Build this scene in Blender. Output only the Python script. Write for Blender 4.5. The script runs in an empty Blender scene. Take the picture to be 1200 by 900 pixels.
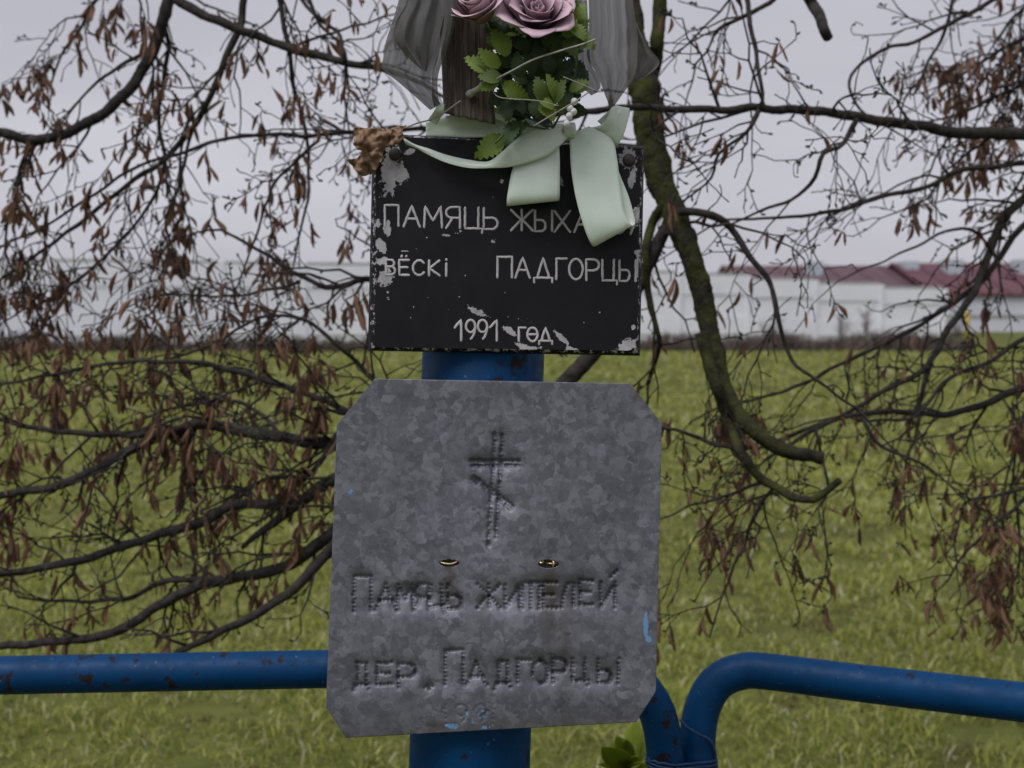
import bpy, bmesh, math, random
import numpy as np
from mathutils import Vector, noise

# ------------------------------------------------------------------ camera, sky, sun, exposure
SC = bpy.context.scene
COL = SC.collection
F = 1400.0                                   # focal length in photograph pixels (1200 wide)
CAM = Vector((0, 0, 1.35))
PITCH = math.atan(95 / F)
FWD = Vector((0, math.cos(PITCH), -math.sin(PITCH)))
UP = Vector((0, math.sin(PITCH), math.cos(PITCH)))
RT = Vector((1, 0, 0))
cd = bpy.data.cameras.new('camera'); cam = bpy.data.objects.new('camera', cd); COL.objects.link(cam)
cam.location = CAM; cam.rotation_euler = (math.pi / 2 - PITCH, 0, 0)
cd.sensor_width = 36; cd.lens = 42; cd.clip_start = 0.02; cd.clip_end = 2000
cd.dof.use_dof = True; cd.dof.focus_distance = 1.055; cd.dof.aperture_fstop = 8.5
SC.camera = cam

SUN_EL, SUN_AZ = math.radians(60), math.radians(222)      # azimuth from +Y clockwise: behind the camera, left
w = bpy.data.worlds.new('World'); SC.world = w; w.use_nodes = True
nt = w.node_tree; nt.nodes.clear()
def wn(t): return nt.nodes.new(t)
sky = wn('ShaderNodeTexSky'); sky.sky_type = 'NISHITA'; sky.sun_disc = False
sky.sun_elevation = SUN_EL; sky.sun_rotation = SUN_AZ
hs = wn('ShaderNodeHueSaturation'); hs.inputs['Saturation'].default_value = 0.15
tc = wn('ShaderNodeTexCoord'); mp = wn('ShaderNodeMapping'); mp.inputs['Scale'].default_value = (1.2, 1.2, 5.0)
ns = wn('ShaderNodeTexNoise'); ns.inputs['Scale'].default_value = 1.6; ns.inputs['Detail'].default_value = 4
cr = wn('ShaderNodeValToRGB')
cr.color_ramp.elements[0].position = .3; cr.color_ramp.elements[0].color = (2.45, 2.41, 2.78, 1)
cr.color_ramp.elements[1].position = .72; cr.color_ramp.elements[1].color = (3.25, 3.20, 3.58, 1)
mx = wn('ShaderNodeMix'); mx.data_type = 'RGBA'; mx.inputs[0].default_value = 0.9
bg = wn('ShaderNodeBackground'); bg.inputs['Strength'].default_value = 0.1
out = wn('ShaderNodeOutputWorld')
L = nt.links.new
L(tc.outputs['Generated'], mp.inputs[0]); L(mp.outputs[0], ns.inputs['Vector']); L(ns.outputs[0], cr.inputs[0])
L(sky.outputs[0], hs.inputs['Color']); L(hs.outputs[0], mx.inputs[6]); L(cr.outputs[0], mx.inputs[7])
L(mx.outputs[2], bg.inputs['Color']); L(bg.outputs[0], out.inputs['Surface'])

sd = bpy.data.lights.new('sun', 'SUN'); so = bpy.data.objects.new('sun', sd); COL.objects.link(so)
sd.energy = 1.5; sd.angle = math.radians(35); sd.color = (1, .98, .965)
sdir = Vector((math.sin(SUN_AZ) * math.cos(SUN_EL), math.cos(SUN_AZ) * math.cos(SUN_EL), math.sin(SUN_EL)))
so.rotation_euler = (-sdir).to_track_quat('-Z', 'Y').to_euler(); so.location = sdir * 30
vs = SC.view_settings; vs.view_transform = 'Standard'; vs.look = 'None'; vs.exposure = 0.8; vs.gamma = 1.0

# ------------------------------------------------------------------ helpers
R = random.Random(7)
def P(px, py, d):                       # photograph pixel + distance along the view axis -> world point
    px = float(px); py = float(py); d = float(d)
    return CAM + d * (FWD + RT * ((px - 600) / F) + UP * ((450 - py) / F))
def pxm(d): return d / F                # metres per pixel at that distance

def tag(o, label=None, cat=None, group=None, kind=None):
    if label: o['label'] = label
    if cat: o['category'] = cat
    if group: o['group'] = group
    if kind: o['kind'] = kind
    return o
def empty(name, loc=(0, 0, 0)):
    o = bpy.data.objects.new(name, None); COL.objects.link(o); o.location = loc
    o.empty_display_size = .1
    return o
def child(o, par):
    o.parent = par
    if par is not None:
        o.matrix_parent_inverse.identity()
        # geometry is written in world space: cancel the parent's offset
        p = par; off = Vector((0, 0, 0))
        while p is not None:
            off += p.location; p = p.parent
        o.location = Vector(o.location) - off
    return o
class MB:
    def __init__(s): s.v = []; s.f = []
    def add(s, vs_, fs):
        n = len(s.v); s.v.extend([tuple(x) for x in vs_]); s.f.extend([tuple(i + n for i in q) for q in fs])
    def box(s, c, ax, ay, az):          # centre and three half-axes
        c = Vector(c); ax = Vector(ax); ay = Vector(ay); az = Vector(az); q = []
        for k in (-1, 1):
            for j in (-1, 1):
                for i in (-1, 1): q.append(c + ax * i + ay * j + az * k)
        s.add(q, [(0, 2, 3, 1), (4, 5, 7, 6), (0, 1, 5, 4), (2, 6, 7, 3), (0, 4, 6, 2), (1, 3, 7, 5)])
    def sweep(s, pts, radii, n=8, flat=None, cap=True, rnd=False, rough=0.0):
        pts = [Vector(p) for p in pts]; m = len(pts)
        if not hasattr(radii, '__len__'): radii = [radii] * m
        radii = list(radii)
        if rnd:                          # rounded ends
            t0 = (pts[0] - pts[1]).normalized(); t1 = (pts[-1] - pts[-2]).normalized()
            pts = [pts[0] + t0 * radii[0], pts[0] + t0 * radii[0] * .7] + pts + [pts[-1] + t1 * radii[-1] * .7, pts[-1] + t1 * radii[-1]]
            radii = [radii[0] * .15, radii[0] * .7] + radii + [radii[-1] * .7, radii[-1] * .15]; m = len(pts)
        tan = []
        for i in range(m):
            t = pts[min(i + 1, m - 1)] - pts[max(i - 1, 0)]
            tan.append(t.normalized() if t.length > 1e-9 else Vector((0, 0, 1)))
        if flat is not None: u = flat.cross(tan[0])
        else:
            a = Vector((0, 0, 1)) if abs(tan[0].z) < .9 else Vector((1, 0, 0)); u = a.cross(tan[0])
        u.normalize(); vv = []
        for i in range(m):
            t = tan[i]
            if flat is not None: u = flat.cross(t); nn = flat; k = .35
            else: u = u - t * u.dot(t); nn = None; k = 1
            if u.length < 1e-6: u = t.orthogonal()
            u.normalize()
            if nn is None: nn = t.cross(u)
            for j in range(n):
                a = 2 * math.pi * j / n
                e = (u * math.cos(a) + nn * math.sin(a) * k) * radii[i]
                if rough:
                    q_ = pts[i] + e; e = e * (1 + rough * (noise.noise(q_ * 55) + .7 * noise.noise(q_ * 140)))
                vv.append(pts[i] + e)
        ff = []
        for i in range(m - 1):
            for j in range(n):
                j2 = (j + 1) % n
                ff.append((i * n + j, i * n + j2, (i + 1) * n + j2, (i + 1) * n + j))
        if cap: ff.append(tuple(range(n))[::-1]); ff.append(tuple((m - 1) * n + j for j in range(n)))
        s.add(vv, ff)
    def lathe(s, c, axis, prof, n=16):   # prof: (along axis, radius)
        axis = Vector(axis).normalized(); u = axis.orthogonal().normalized(); v = axis.cross(u); vv = []
        for a_, r_ in prof:
            for j in range(n):
                a = 2 * math.pi * j / n
                vv.append(Vector(c) + axis * a_ + (u * math.cos(a) + v * math.sin(a)) * r_)
        m = len(prof)
        ff = [(i * n + j, i * n + (j + 1) % n, (i + 1) * n + (j + 1) % n, (i + 1) * n + j) for i in range(m - 1) for j in range(n)]
        ff.append(tuple(range(n))[::-1]); ff.append(tuple((m - 1) * n + j for j in range(n)))
        s.add(vv, ff)
    def build(s, name, mat, par=None, smooth=True, kind=None):
        me = bpy.data.meshes.new(name); me.from_pydata(s.v, [], s.f)
        if mat: me.materials.append(mat)
        if smooth: me.polygons.foreach_set('use_smooth', [True] * len(me.polygons))
        me.update()
        o = bpy.data.objects.new(name, me); COL.objects.link(o)
        if par is not None: child(o, par)
        if kind: o['kind'] = kind
        return o
def solid(o, t, off=-1):
    m = o.modifiers.new('thick', 'SOLIDIFY'); m.thickness = t; m.offset = off
    return o
def bev(o, wd, seg=2):
    m = o.modifiers.new('bevel', 'BEVEL'); m.width = wd; m.segments = seg; m.limit_method = 'ANGLE'
    return o
def crom(pts, n):                        # Catmull-Rom through a list of tuples, n samples
    p = np.array(pts, float); m = len(p)
    q = np.vstack([2 * p[0] - p[1], p, 2 * p[-1] - p[-2]])
    seg = np.linalg.norm(np.diff(p[:, :2], axis=0), axis=1) + 1e-6
    cum = np.concatenate([[0], np.cumsum(seg)]); res = []
    for t in np.linspace(0, cum[-1], n):
        i = min(max(int(np.searchsorted(cum, t, side='right')) - 1, 0), m - 2); u = (t - cum[i]) / seg[i]
        a, b, c, d = q[i], q[i + 1], q[i + 2], q[i + 3]
        res.append(.5 * (2 * b + (c - a) * u + (2 * a - 5 * b + 4 * c - d) * u * u + (3 * b - a - 3 * c + d) * u ** 3))
    return res
def cromu(pts, n):                       # same, equal steps per span (for paired edges)
    p = np.array(pts, float); m = len(p)
    q = np.vstack([2 * p[0] - p[1], p, 2 * p[-1] - p[-2]]); res = []
    for t in np.linspace(0, m - 1, n):
        i = min(int(t), m - 2); u = t - i
        a, b, c, d = q[i], q[i + 1], q[i + 2], q[i + 3]
        res.append(.5 * (2 * b + (c - a) * u + (2 * a - 5 * b + 4 * c - d) * u * u + (3 * b - a - 3 * c + d) * u ** 3))
    return np.array(res)

# ------------------------------------------------------------------ materials
class NT:
    def __init__(s, name):
        s.m = bpy.data.materials.new(name); s.m.use_nodes = True; s.t = s.m.node_tree
        s.b = s.t.nodes['Principled BSDF']; s.o = s.t.nodes['Material Output']; s.tc = None
    def n(s, t, **k):
        q = s.t.nodes.new(t)
        for a, b in k.items(): setattr(q, a, b)
        return q
    def l(s, a, b): s.t.links.new(a, b)
    def co(s):
        if s.tc is None: s.tc = s.n('ShaderNodeTexCoord')
        return s.tc.outputs['Object']
    def noise(s, scale, det=4, rough=.55, stretch=None, dist=0):
        q = s.n('ShaderNodeTexNoise'); q.inputs['Scale'].default_value = scale; q.inputs['Detail'].default_value = det
        q.inputs['Roughness'].default_value = rough; q.inputs['Distortion'].default_value = dist
        if stretch:
            mp_ = s.n('ShaderNodeMapping'); mp_.inputs['Scale'].default_value = stretch
            s.l(s.co(), mp_.inputs[0]); s.l(mp_.outputs[0], q.inputs['Vector'])
        else: s.l(s.co(), q.inputs['Vector'])
        return q.outputs[0]
    def ramp(s, fac, stops):
        q = s.n('ShaderNodeValToRGB'); e = q.color_ramp.elements
        while len(e) < len(stops): e.new(.5)
        for i, (p_, c) in enumerate(stops):
            e[i].position = p_; e[i].color = (c, c, c, 1) if not hasattr(c, '__len__') else (*c, 1)
        s.l(fac, q.inputs[0]); return q.outputs[0]
    def mix(s, fac, a, b, mode='MIX'):
        q = s.n('ShaderNodeMix', data_type='RGBA', blend_type=mode)
        for v, i in ((fac, 0), (a, 6), (b, 7)):
            if hasattr(v, 'is_linked') or hasattr(v, 'links'): s.l(v, q.inputs[i])
            elif i == 0: q.inputs[0].default_value = v
            else: q.inputs[i].default_value = (*v, 1)
        return q.outputs[2]
    def math(s, op, a, b=0.0, clamp=False):
        q = s.n('ShaderNodeMath', operation=op); q.use_clamp = clamp
        for v, i in ((a, 0), (b, 1)):
            if hasattr(v, 'links'): s.l(v, q.inputs[i])
            else: q.inputs[i].default_value = v
        return q.outputs[0]
    def attr(s, name, out='Fac'):
        q = s.n('ShaderNodeAttribute', attribute_name=name); return q.outputs[out]
    def bump(s, h, strength=.3, dist=.002):
        q = s.n('ShaderNodeBump'); q.inputs['Strength'].default_value = strength; q.inputs['Distance'].default_value = dist
        s.l(h, q.inputs['Height']); s.l(q.outputs[0], s.b.inputs['Normal'])
    def set(s, **k):
        names = dict(color='Base Color', rough='Roughness', metal='Metallic', sheen='Sheen Weight', spec='Specular IOR Level', trans='Transmission Weight', coat='Coat Weight')
        for a, v in k.items():
            i = s.b.inputs[names[a]]
            if hasattr(v, 'links'): s.l(v, i)
            elif a == 'color': i.default_value = (*v, 1)
            else: i.default_value = v
        return s
def mottled(name, c0, c1, scale, rough=.7, bumpk=.3, bdist=.002, stretch=None, **k):
    t = NT(name); n_ = t.noise(scale, 5, .6, stretch); t.set(color=t.ramp(n_, [(.3, c0), (.7, c1)]), rough=rough, **k)
    t.bump(t.noise(scale * 3, 4, .6, stretch), bumpk, bdist); return t.m

def blue_paint(name='blue_paint', lo=.575):
    t = NT(name); n1 = t.noise(16, 5, .65); n2 = t.noise(70, 4, .6)
    c = t.ramp(n1, [(.3, (.0001, .026, .082)), (.7, (.0003, .041, .130))])
    chip = t.ramp(t.math('ADD', t.math('MULTIPLY', n1, .55), t.math('MULTIPLY', n2, .45)), [(lo, 0), (lo + .045, 1)])
    c = t.mix(chip, c, (.014, .011, .013)); sp = t.ramp(t.noise(160, 2), [(.70, 0), (.74, 1)])
    c = t.mix(t.math('MULTIPLY', sp, .5), c, (.12, .14, .16))
    t.set(color=c, rough=t.ramp(n2, [(.3, .42), (.7, .66)]), spec=.13); t.bump(t.math('SUBTRACT', t.math('MULTIPLY', n2, .5), chip), .35, .0008)
    return t.m
def galvanised():
    t = NT('galvanised_sheet')
    warp = t.n('ShaderNodeTexNoise'); warp.inputs['Scale'].default_value = 130; warp.inputs['Detail'].default_value = 4; t.l(t.co(), warp.inputs['Vector'])
    ad = t.n('ShaderNodeMix', data_type='RGBA', blend_type='LINEAR_LIGHT'); ad.inputs[0].default_value = .007
    t.l(t.co(), ad.inputs[6]); t.l(warp.outputs['Color'], ad.inputs[7])
    v = t.n('ShaderNodeTexVoronoi'); v.inputs['Scale'].default_value = 120; t.l(ad.outputs[2], v.inputs['Vector'])
    v2 = t.n('ShaderNodeTexVoronoi'); v2.inputs['Scale'].default_value = 210; t.l(ad.outputs[2], v2.inputs['Vector']); sp2 = t.n('ShaderNodeSeparateColor'); t.l(v2.outputs['Color'], sp2.inputs[0])
    sepv = t.n('ShaderNodeSeparateColor'); t.l(v.outputs['Color'], sepv.inputs[0])
    n1 = t.noise(14, 5, .6); n2 = t.noise(120, 3)
    k = t.math('ADD', t.math('ADD', t.math('MULTIPLY', sepv.outputs[0], .34), t.math('MULTIPLY', sp2.outputs[0], .22)), t.math('MULTIPLY', n1, .44))
    c = t.ramp(k, [(.15, (.066, .068, .088)), (.45, (.120, .123, .152)), (.8, (.225, .229, .275))])
    st = t.attr('stain'); stn = t.math('MULTIPLY', st, t.ramp(t.noise(40, 4, .6, (3, 3, .5)), [(.3, .65), (.6, 1)]), True)
    c = t.mix(t.math('MULTIPLY', stn, .9), c, (.034, .026, .014))
    bl = t.ramp(t.math('ADD', t.attr('paint'), t.math('MULTIPLY', t.math('SUBTRACT', t.noise(320, 3), .5), 1.3)), [(.48, 0), (.54, 1)])
    c = t.mix(bl, c, (.13, .30, .52))
    wet = t.ramp(t.noise(7, 4, .6, (1.5, 1.5, .6)), [(.35, 0), (.7, 1)])
    c = t.mix(t.math('MULTIPLY', wet, .4), c, (.06, .06, .066))
    t.set(color=c, rough=t.ramp(k, [(.2, .62), (.8, .5)]), metal=.25); t.bump(t.math('ADD', n2, t.math('MULTIPLY', sepv.outputs[1], .3)), .12, .0006)
    return t.m
def plaque_black():
    t = NT('black_enamel'); f = t.math('ADD', t.attr('wear'), t.math('MULTIPLY', t.math('SUBTRACT', t.noise(190, 6, .72), .5), 1.9))
    spk = t.ramp(t.noise(210, 2), [(.745, 0), (.765, 1)])
    peel = t.math('MAXIMUM', t.ramp(f, [(.5, 0), (.535, 1)]), spk)
    c = t.mix(peel, t.ramp(t.noise(30), [(.3, (.004, .004, .006)), (.7, (.007, .007, .010))]), t.ramp(t.noise(70), [(.3, (.26, .25, .27)), (.7, (.42, .41, .43))]))
    t.set(color=c, rough=t.ramp(t.noise(60), [(.3, .4), (.7, .6)]), spec=.22); t.bump(t.math('MULTIPLY', peel, -1), .5, .0006)
    return t.m
def satin():
    t = NT('satin'); n_ = t.noise(900, 2, .5, (1, 1, 1)); d_ = t.noise(25, 4)
    t.set(color=t.ramp(d_, [(.3, (.64, .75, .66)), (.7, (.75, .84, .76))]), rough=.30, sheen=.2, spec=.6); t.bump(t.math('ADD', t.math('MULTIPLY', n_, .25), t.noise(70, 4, .6)), .35, .0012)
    tr = t.n('ShaderNodeBsdfTranslucent'); tr.inputs[0].default_value = (.5, .6, .45, 1)
    ms = t.n('ShaderNodeMixShader'); ms.inputs[0].default_value = .22
    t.l(t.b.outputs[0], ms.inputs[1]); t.l(tr.outputs[0], ms.inputs[2]); t.l(ms.outputs[0], t.o.inputs['Surface']); return t.m
def organza():
    t = NT('organza'); u = t.n('ShaderNodeUVMap'); mp_ = t.n('ShaderNodeMapping'); mp_.inputs['Scale'].default_value = (7, .9, 1)
    t.l(u.outputs[0], mp_.inputs[0]); q = t.n('ShaderNodeTexNoise'); q.inputs['Scale'].default_value = 1; q.inputs['Detail'].default_value = 7; q.inputs['Roughness'].default_value = .68; t.l(mp_.outputs[0], q.inputs['Vector'])
    t.set(color=t.ramp(q.outputs[0], [(.3, (.060, .058, .056)), (.7, (.125, .122, .124))]), rough=.6, sheen=.3)
    tl = t.n('ShaderNodeBsdfTranslucent'); tl.inputs[0].default_value = (.15, .147, .142, 1)
    m0 = t.n('ShaderNodeMixShader'); m0.inputs[0].default_value = .35; t.l(t.b.outputs[0], m0.inputs[1]); t.l(tl.outputs[0], m0.inputs[2])
    tr = t.n('ShaderNodeBsdfTransparent'); ms = t.n('ShaderNodeMixShader')
    t.l(t.ramp(q.outputs[0], [(.32, .97), (.72, .76)]), ms.inputs[0]); t.l(tr.outputs[0], ms.inputs[1]); t.l(m0.outputs[0], ms.inputs[2]); t.l(ms.outputs[0], t.o.inputs['Surface']); return t.m
def petal_mat(name, base, edge):
    t = NT(name); a = t.attr('rim'); c = t.ramp(t.math('ADD', a, t.math('MULTIPLY', t.math('SUBTRACT', t.noise(120), .5), .25)), [(.50, base), (.74, tuple((x + y) / 2 for x, y in zip(base, edge))), (.90, edge)])
    t.set(color=c, rough=.6, sheen=.2); t.bump(t.noise(300), .15, .0005)
    tr = t.n('ShaderNodeBsdfTranslucent'); t.l(c, tr.inputs[0]); ms = t.n('ShaderNodeMixShader'); ms.inputs[0].default_value = .25
    t.l(t.b.outputs[0], ms.inputs[1]); t.l(tr.outputs[0], ms.inputs[2]); t.l(ms.outputs[0], t.o.inputs['Surface']); return t.m
def leaf_mat(name, c0, c1, scale, trans, rough=.5):
    t = NT(name); oi = t.n('ShaderNodeObjectInfo'); n_ = t.math('ADD', t.math('MULTIPLY', t.noise(scale, 4), .7), t.math('MULTIPLY', oi.outputs['Random'], .3))
    c = t.ramp(n_, [(.3, c0), (.68, c1)]); t.set(color=c, rough=rough); t.bump(t.noise(scale * 4), .3, .001)
    tr = t.n('ShaderNodeBsdfTranslucent'); t.l(c, tr.inputs[0]); ms = t.n('ShaderNodeMixShader'); ms.inputs[0].default_value = trans
    t.l(t.b.outputs[0], ms.inputs[1]); t.l(tr.outputs[0], ms.inputs[2]); t.l(ms.outputs[0], t.o.inputs['Surface']); return t.m
def grass_mat():
    t = NT('grass_blades'); c = t.attr('tint', 'Color'); t.set(color=c, rough=.55, spec=.3)
    tr = t.n('ShaderNodeBsdfTranslucent'); t.l(c, tr.inputs[0]); ms = t.n('ShaderNodeMixShader'); ms.inputs[0].default_value = .35
    t.l(t.b.outputs[0], ms.inputs[1]); t.l(tr.outputs[0], ms.inputs[2]); t.l(ms.outputs[0], t.o.inputs['Surface']); return t.m
def ground_mat():
    t = NT('field_ground'); n1 = t.noise(.35, 5, .6); n2 = t.noise(5, 5, .65)
    c = t.ramp(t.math('ADD', t.math('MULTIPLY', n1, .5), t.math('MULTIPLY', n2, .5)), [(.32, (.050, .045, .020)), (.48, (.085, .095, .024)), (.68, (.15, .165, .040))])
    t.set(color=c, rough=.9, spec=.1); t.bump(n2, .6, .05); return t.m
def wood_mat():
    t = NT('weathered_wood'); g = t.noise(60, 5, .6, (6, 6, .25), .3); n_ = t.noise(14, 4)
    c = t.ramp(g, [(.32, (.035, .025, .021)), (.5, (.085, .066, .056)), (.66, (.20, .165, .145))])
    c = t.mix(t.ramp(n_, [(.4, 0), (.7, .5)]), c, (.04, .028, .022)); t.set(color=c, rough=.85); t.bump(g, .8, .0015); return t.m
def bark_mat():
    t = NT('bark'); n1 = t.noise(70, 5, .65); n2 = t.noise(8, 4)
    c = t.ramp(n1, [(.32, (.007, .006, .006)), (.68, (.046, .038, .038))]); c = t.mix(t.ramp(n2, [(.5, 0), (.7, .5)]), c, (.05, .05, .028)); t.set(color=c, rough=.9, spec=.2); t.bump(t.noise(90, 4), .5, .002); return t.m
def mossy_mat():
    t = NT('mossy_bark'); n1 = t.noise(70, 5, .65); n2 = t.noise(28, 5, .65)
    c = t.ramp(n1, [(.3, (.014, .012, .009)), (.7, (.042, .037, .03))]); c = t.mix(t.ramp(n2, [(.42, 0), (.62, .85)]), c, (.046, .054, .013))
    t.set(color=c, rough=.95, spec=.1); t.bump(t.noise(150, 4), .8, .004); return t.m
M = dict(blue=blue_paint(), blueworn=blue_paint('worn_blue_paint', .545), galv=galvanised(), black=plaque_black(), satin=satin(), organza=organza(), grass=grass_mat(), ground=ground_mat(),
         wood=wood_mat(), bark=bark_mat(), moss=mossy_mat(),
         rose=petal_mat('mauve_petal', (.11, .012, .055), (.66, .47, .56)), rosep=petal_mat('pink_petal', (.40, .20, .28), (.70, .55, .61)),
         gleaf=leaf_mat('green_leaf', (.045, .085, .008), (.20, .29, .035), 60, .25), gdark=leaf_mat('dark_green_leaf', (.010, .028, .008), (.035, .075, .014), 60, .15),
         dry=leaf_mat('dry_leaf', (.075, .040, .027), (.29, .16, .098), 30, .42, .7), dryc=leaf_mat('crumpled_leaf', (.05, .026, .016), (.29, .18, .11), 75, .12, .8),
         weed=leaf_mat('weed_leaf', (.17, .23, .02), (.32, .40, .05), 12, .55),
         letter=mottled('grey_lettering', (.32, .31, .32), (.46, .45, .46), 90, .6, .1), iron=mottled('dark_iron', (.012, .011, .011), (.04, .03, .026), 200, .6),
         brass=mottled('brass_wire', (.45, .36, .16), (.65, .55, .28), 200, .35, metal=.6), wire=mottled('blue_wire', (.004, .02, .06), (.01, .05, .15), 150, .5),
         stem=mottled('plastic_stem', (.03, .06, .015), (.07, .11, .03), 80, .5), stalk=mottled('dry_stalk', (.18, .17, .15), (.40, .38, .35), 120, .8), bead=mottled('white_bead', (.6, .6, .62), (.75, .75, .77), 200, .35),
         conc=mottled('white_concrete', (.72, .73, .80), (.82, .83, .88), 1.3, .85, .2, .01), cap=mottled('concrete_cap', (.30, .31, .31), (.40, .41, .40), 2, .9, .2, .01),
         maroon=mottled('maroon_roofing', (.075, .022, .034), (.105, .032, .046), .8, .55, .1, .01), dullroof=mottled('dull_maroon_roofing', (.075, .038, .05), (.10, .05, .062), .8, .7, .1, .01),
         vent=mottled('pale_vent', (.34, .38, .43), (.46, .50, .55), 3, .5), barn=mottled('white_barn_wall', (.50, .51, .58), (.60, .61, .68), .7, .85, .1, .01),
         yellow=mottled('yellow_paint', (.42, .30, .04), (.55, .40, .07), 8, .6))

# ------------------------------------------------------------------ ground and field
def ground():
    n = 120; b = MB(); xs = np.concatenate([np.linspace(-400, -30, 12), np.linspace(-28, 28, 70), np.linspace(30, 400, 12)])
    ys = np.concatenate([np.linspace(-30, 0, 6), np.linspace(.8, 40, 80), np.linspace(46, 900, 16)])
    vv = []
    for y in ys:
        for x in xs:
            z = 0.0
            if abs(x) < 29 and 1 < y < 41: z = .03 * noise.noise(Vector((x * .35, y * .35, 0))) + .012 * noise.noise(Vector((x * 1.5, y * 1.5, 5)))
            vv.append((x, y, z))
    W = len(xs); ff = [(j * W + i, j * W + i + 1, (j + 1) * W + i + 1, (j + 1) * W + i) for j in range(len(ys) - 1) for i in range(W - 1)]
    b.add(vv, ff); return tag(b.build('ground', M['ground']), kind='structure')
ground()

def grass():
    rg = np.random.default_rng(3)
    def fld(x, y, s, o): return np.array([noise.noise(Vector((a * s, b_ * s, o))) for a, b_ in zip(x, y)])
    X, Y, H, Wd = [], [], [], []
    for y0, y1, n, h0, h1, w0 in ((1.6, 3.4, 44000, .025, .066, .0021), (3.4, 6.0, 115000, .025, .066, .0024), (6.0, 10, 125000, .028, .066, .0042), (10, 17, 78000, .03, .07, .009), (17, 36, 78000, .035, .07, .022)):
        u = rg.random(n); y = np.sqrt(y0 * y0 + u * (y1 * y1 - y0 * y0)); x = (rg.random(n) * 2 - 1) * (y * .66 + 1.3)
        X.append(x); Y.append(y); H.append(h0 + (h1 - h0) * rg.random(n)); Wd.append(w0 * (.7 + .6 * rg.random(n)))
    X = np.concatenate(X); Y = np.concatenate(Y); H = np.concatenate(H); Wd = np.concatenate(Wd); n = len(X)
    f1 = fld(X, Y, .55, 1); f2 = fld(X, Y, 2.6, 9); f3 = fld(X, Y, 6.0, 4)
    keep = (f2 * .6 + f3 * .5) > (-.42 + .32 * rg.random(n)); H = H * (1 + .6 * f2 + .3 * f1 + .4 * f3)
    X, Y, H, Wd, f1, f2 = (a[keep] for a in (X, Y, H, Wd, f1, f2)); n = len(X)
    gz = np.array([.03 * noise.noise(Vector((a * .35, c * .35, 0))) + .012 * noise.noise(Vector((a * 1.5, c * 1.5, 5))) for a, c in zip(X, Y)]) - .012
    th = rg.random(n) * 2 * np.pi; ln = rg.random(n) * 1.3 + .25; la = rg.random(n) * 2 * np.pi
    dx, dy = np.cos(th) * Wd, np.sin(th) * Wd; lx, ly = np.cos(la) * ln * H, np.sin(la) * ln * H
    V = np.zeros((n, 5, 3))
    V[:, 0] = np.stack([X - dx, Y - dy, gz], 1); V[:, 1] = np.stack([X + dx, Y + dy, gz], 1)
    V[:, 2] = np.stack([X + lx * .35 + dx * .8, Y + ly * .35 + dy * .8, gz + H * .62], 1); V[:, 3] = np.stack([X + lx * .35 - dx * .8, Y + ly * .35 - dy * .8, gz + H * .62], 1)
    V[:, 4] = np.stack([X + lx, Y + ly, gz + H * (1 - .25 * ln)], 1)
    base = np.arange(n)[:, None] * 5
    loops = np.concatenate([base + np.array([[0, 1, 2, 3]]), base + np.array([[3, 2, 4]])], 1).ravel()
    starts = (np.arange(n)[:, None] * 7 + np.array([[0, 4]])).ravel(); tot = np.tile([4, 3], n)
    me = bpy.data.meshes.new('grass'); me.vertices.add(n * 5); me.vertices.foreach_set('co', V.ravel())
    me.loops.add(n * 7); me.loops.foreach_set('vertex_index', loops); me.polygons.add(n * 2); me.polygons.foreach_set('loop_start', starts)
    try: me.polygons.foreach_set('loop_total', tot)
    except Exception: pass
    me.update(calc_edges=True); me.validate()
    pal = np.array([(.235, .262, .050), (.325, .342, .075), (.125, .148, .030), (.44, .43, .19), (.55, .51, .36)])
    k = rg.choice(5, n, p=[.36, .32, .16, .11, .05]); c = pal[k] * (.70 + .75 * rg.random((n, 1))) * (1 + .25 * f1[:, None])
    dull = (f2 < -.35) & (rg.random(n) < .5); c[dull] = np.array([.13, .11, .05])
    cc = np.ones((n, 5, 4)); cc[:, :, :3] = np.clip(c, .01, .6)[:, None, :]
    at = me.color_attributes.new('tint', 'FLOAT_COLOR', 'POINT'); at.data.foreach_set('color', cc.ravel())
    me.materials.append(M['grass']); o = bpy.data.objects.new('grass', me); COL.objects.link(o)
    tag(o, 'green meadow grass with pale dry blades covering the field', 'grass', kind='stuff')
grass()

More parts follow.
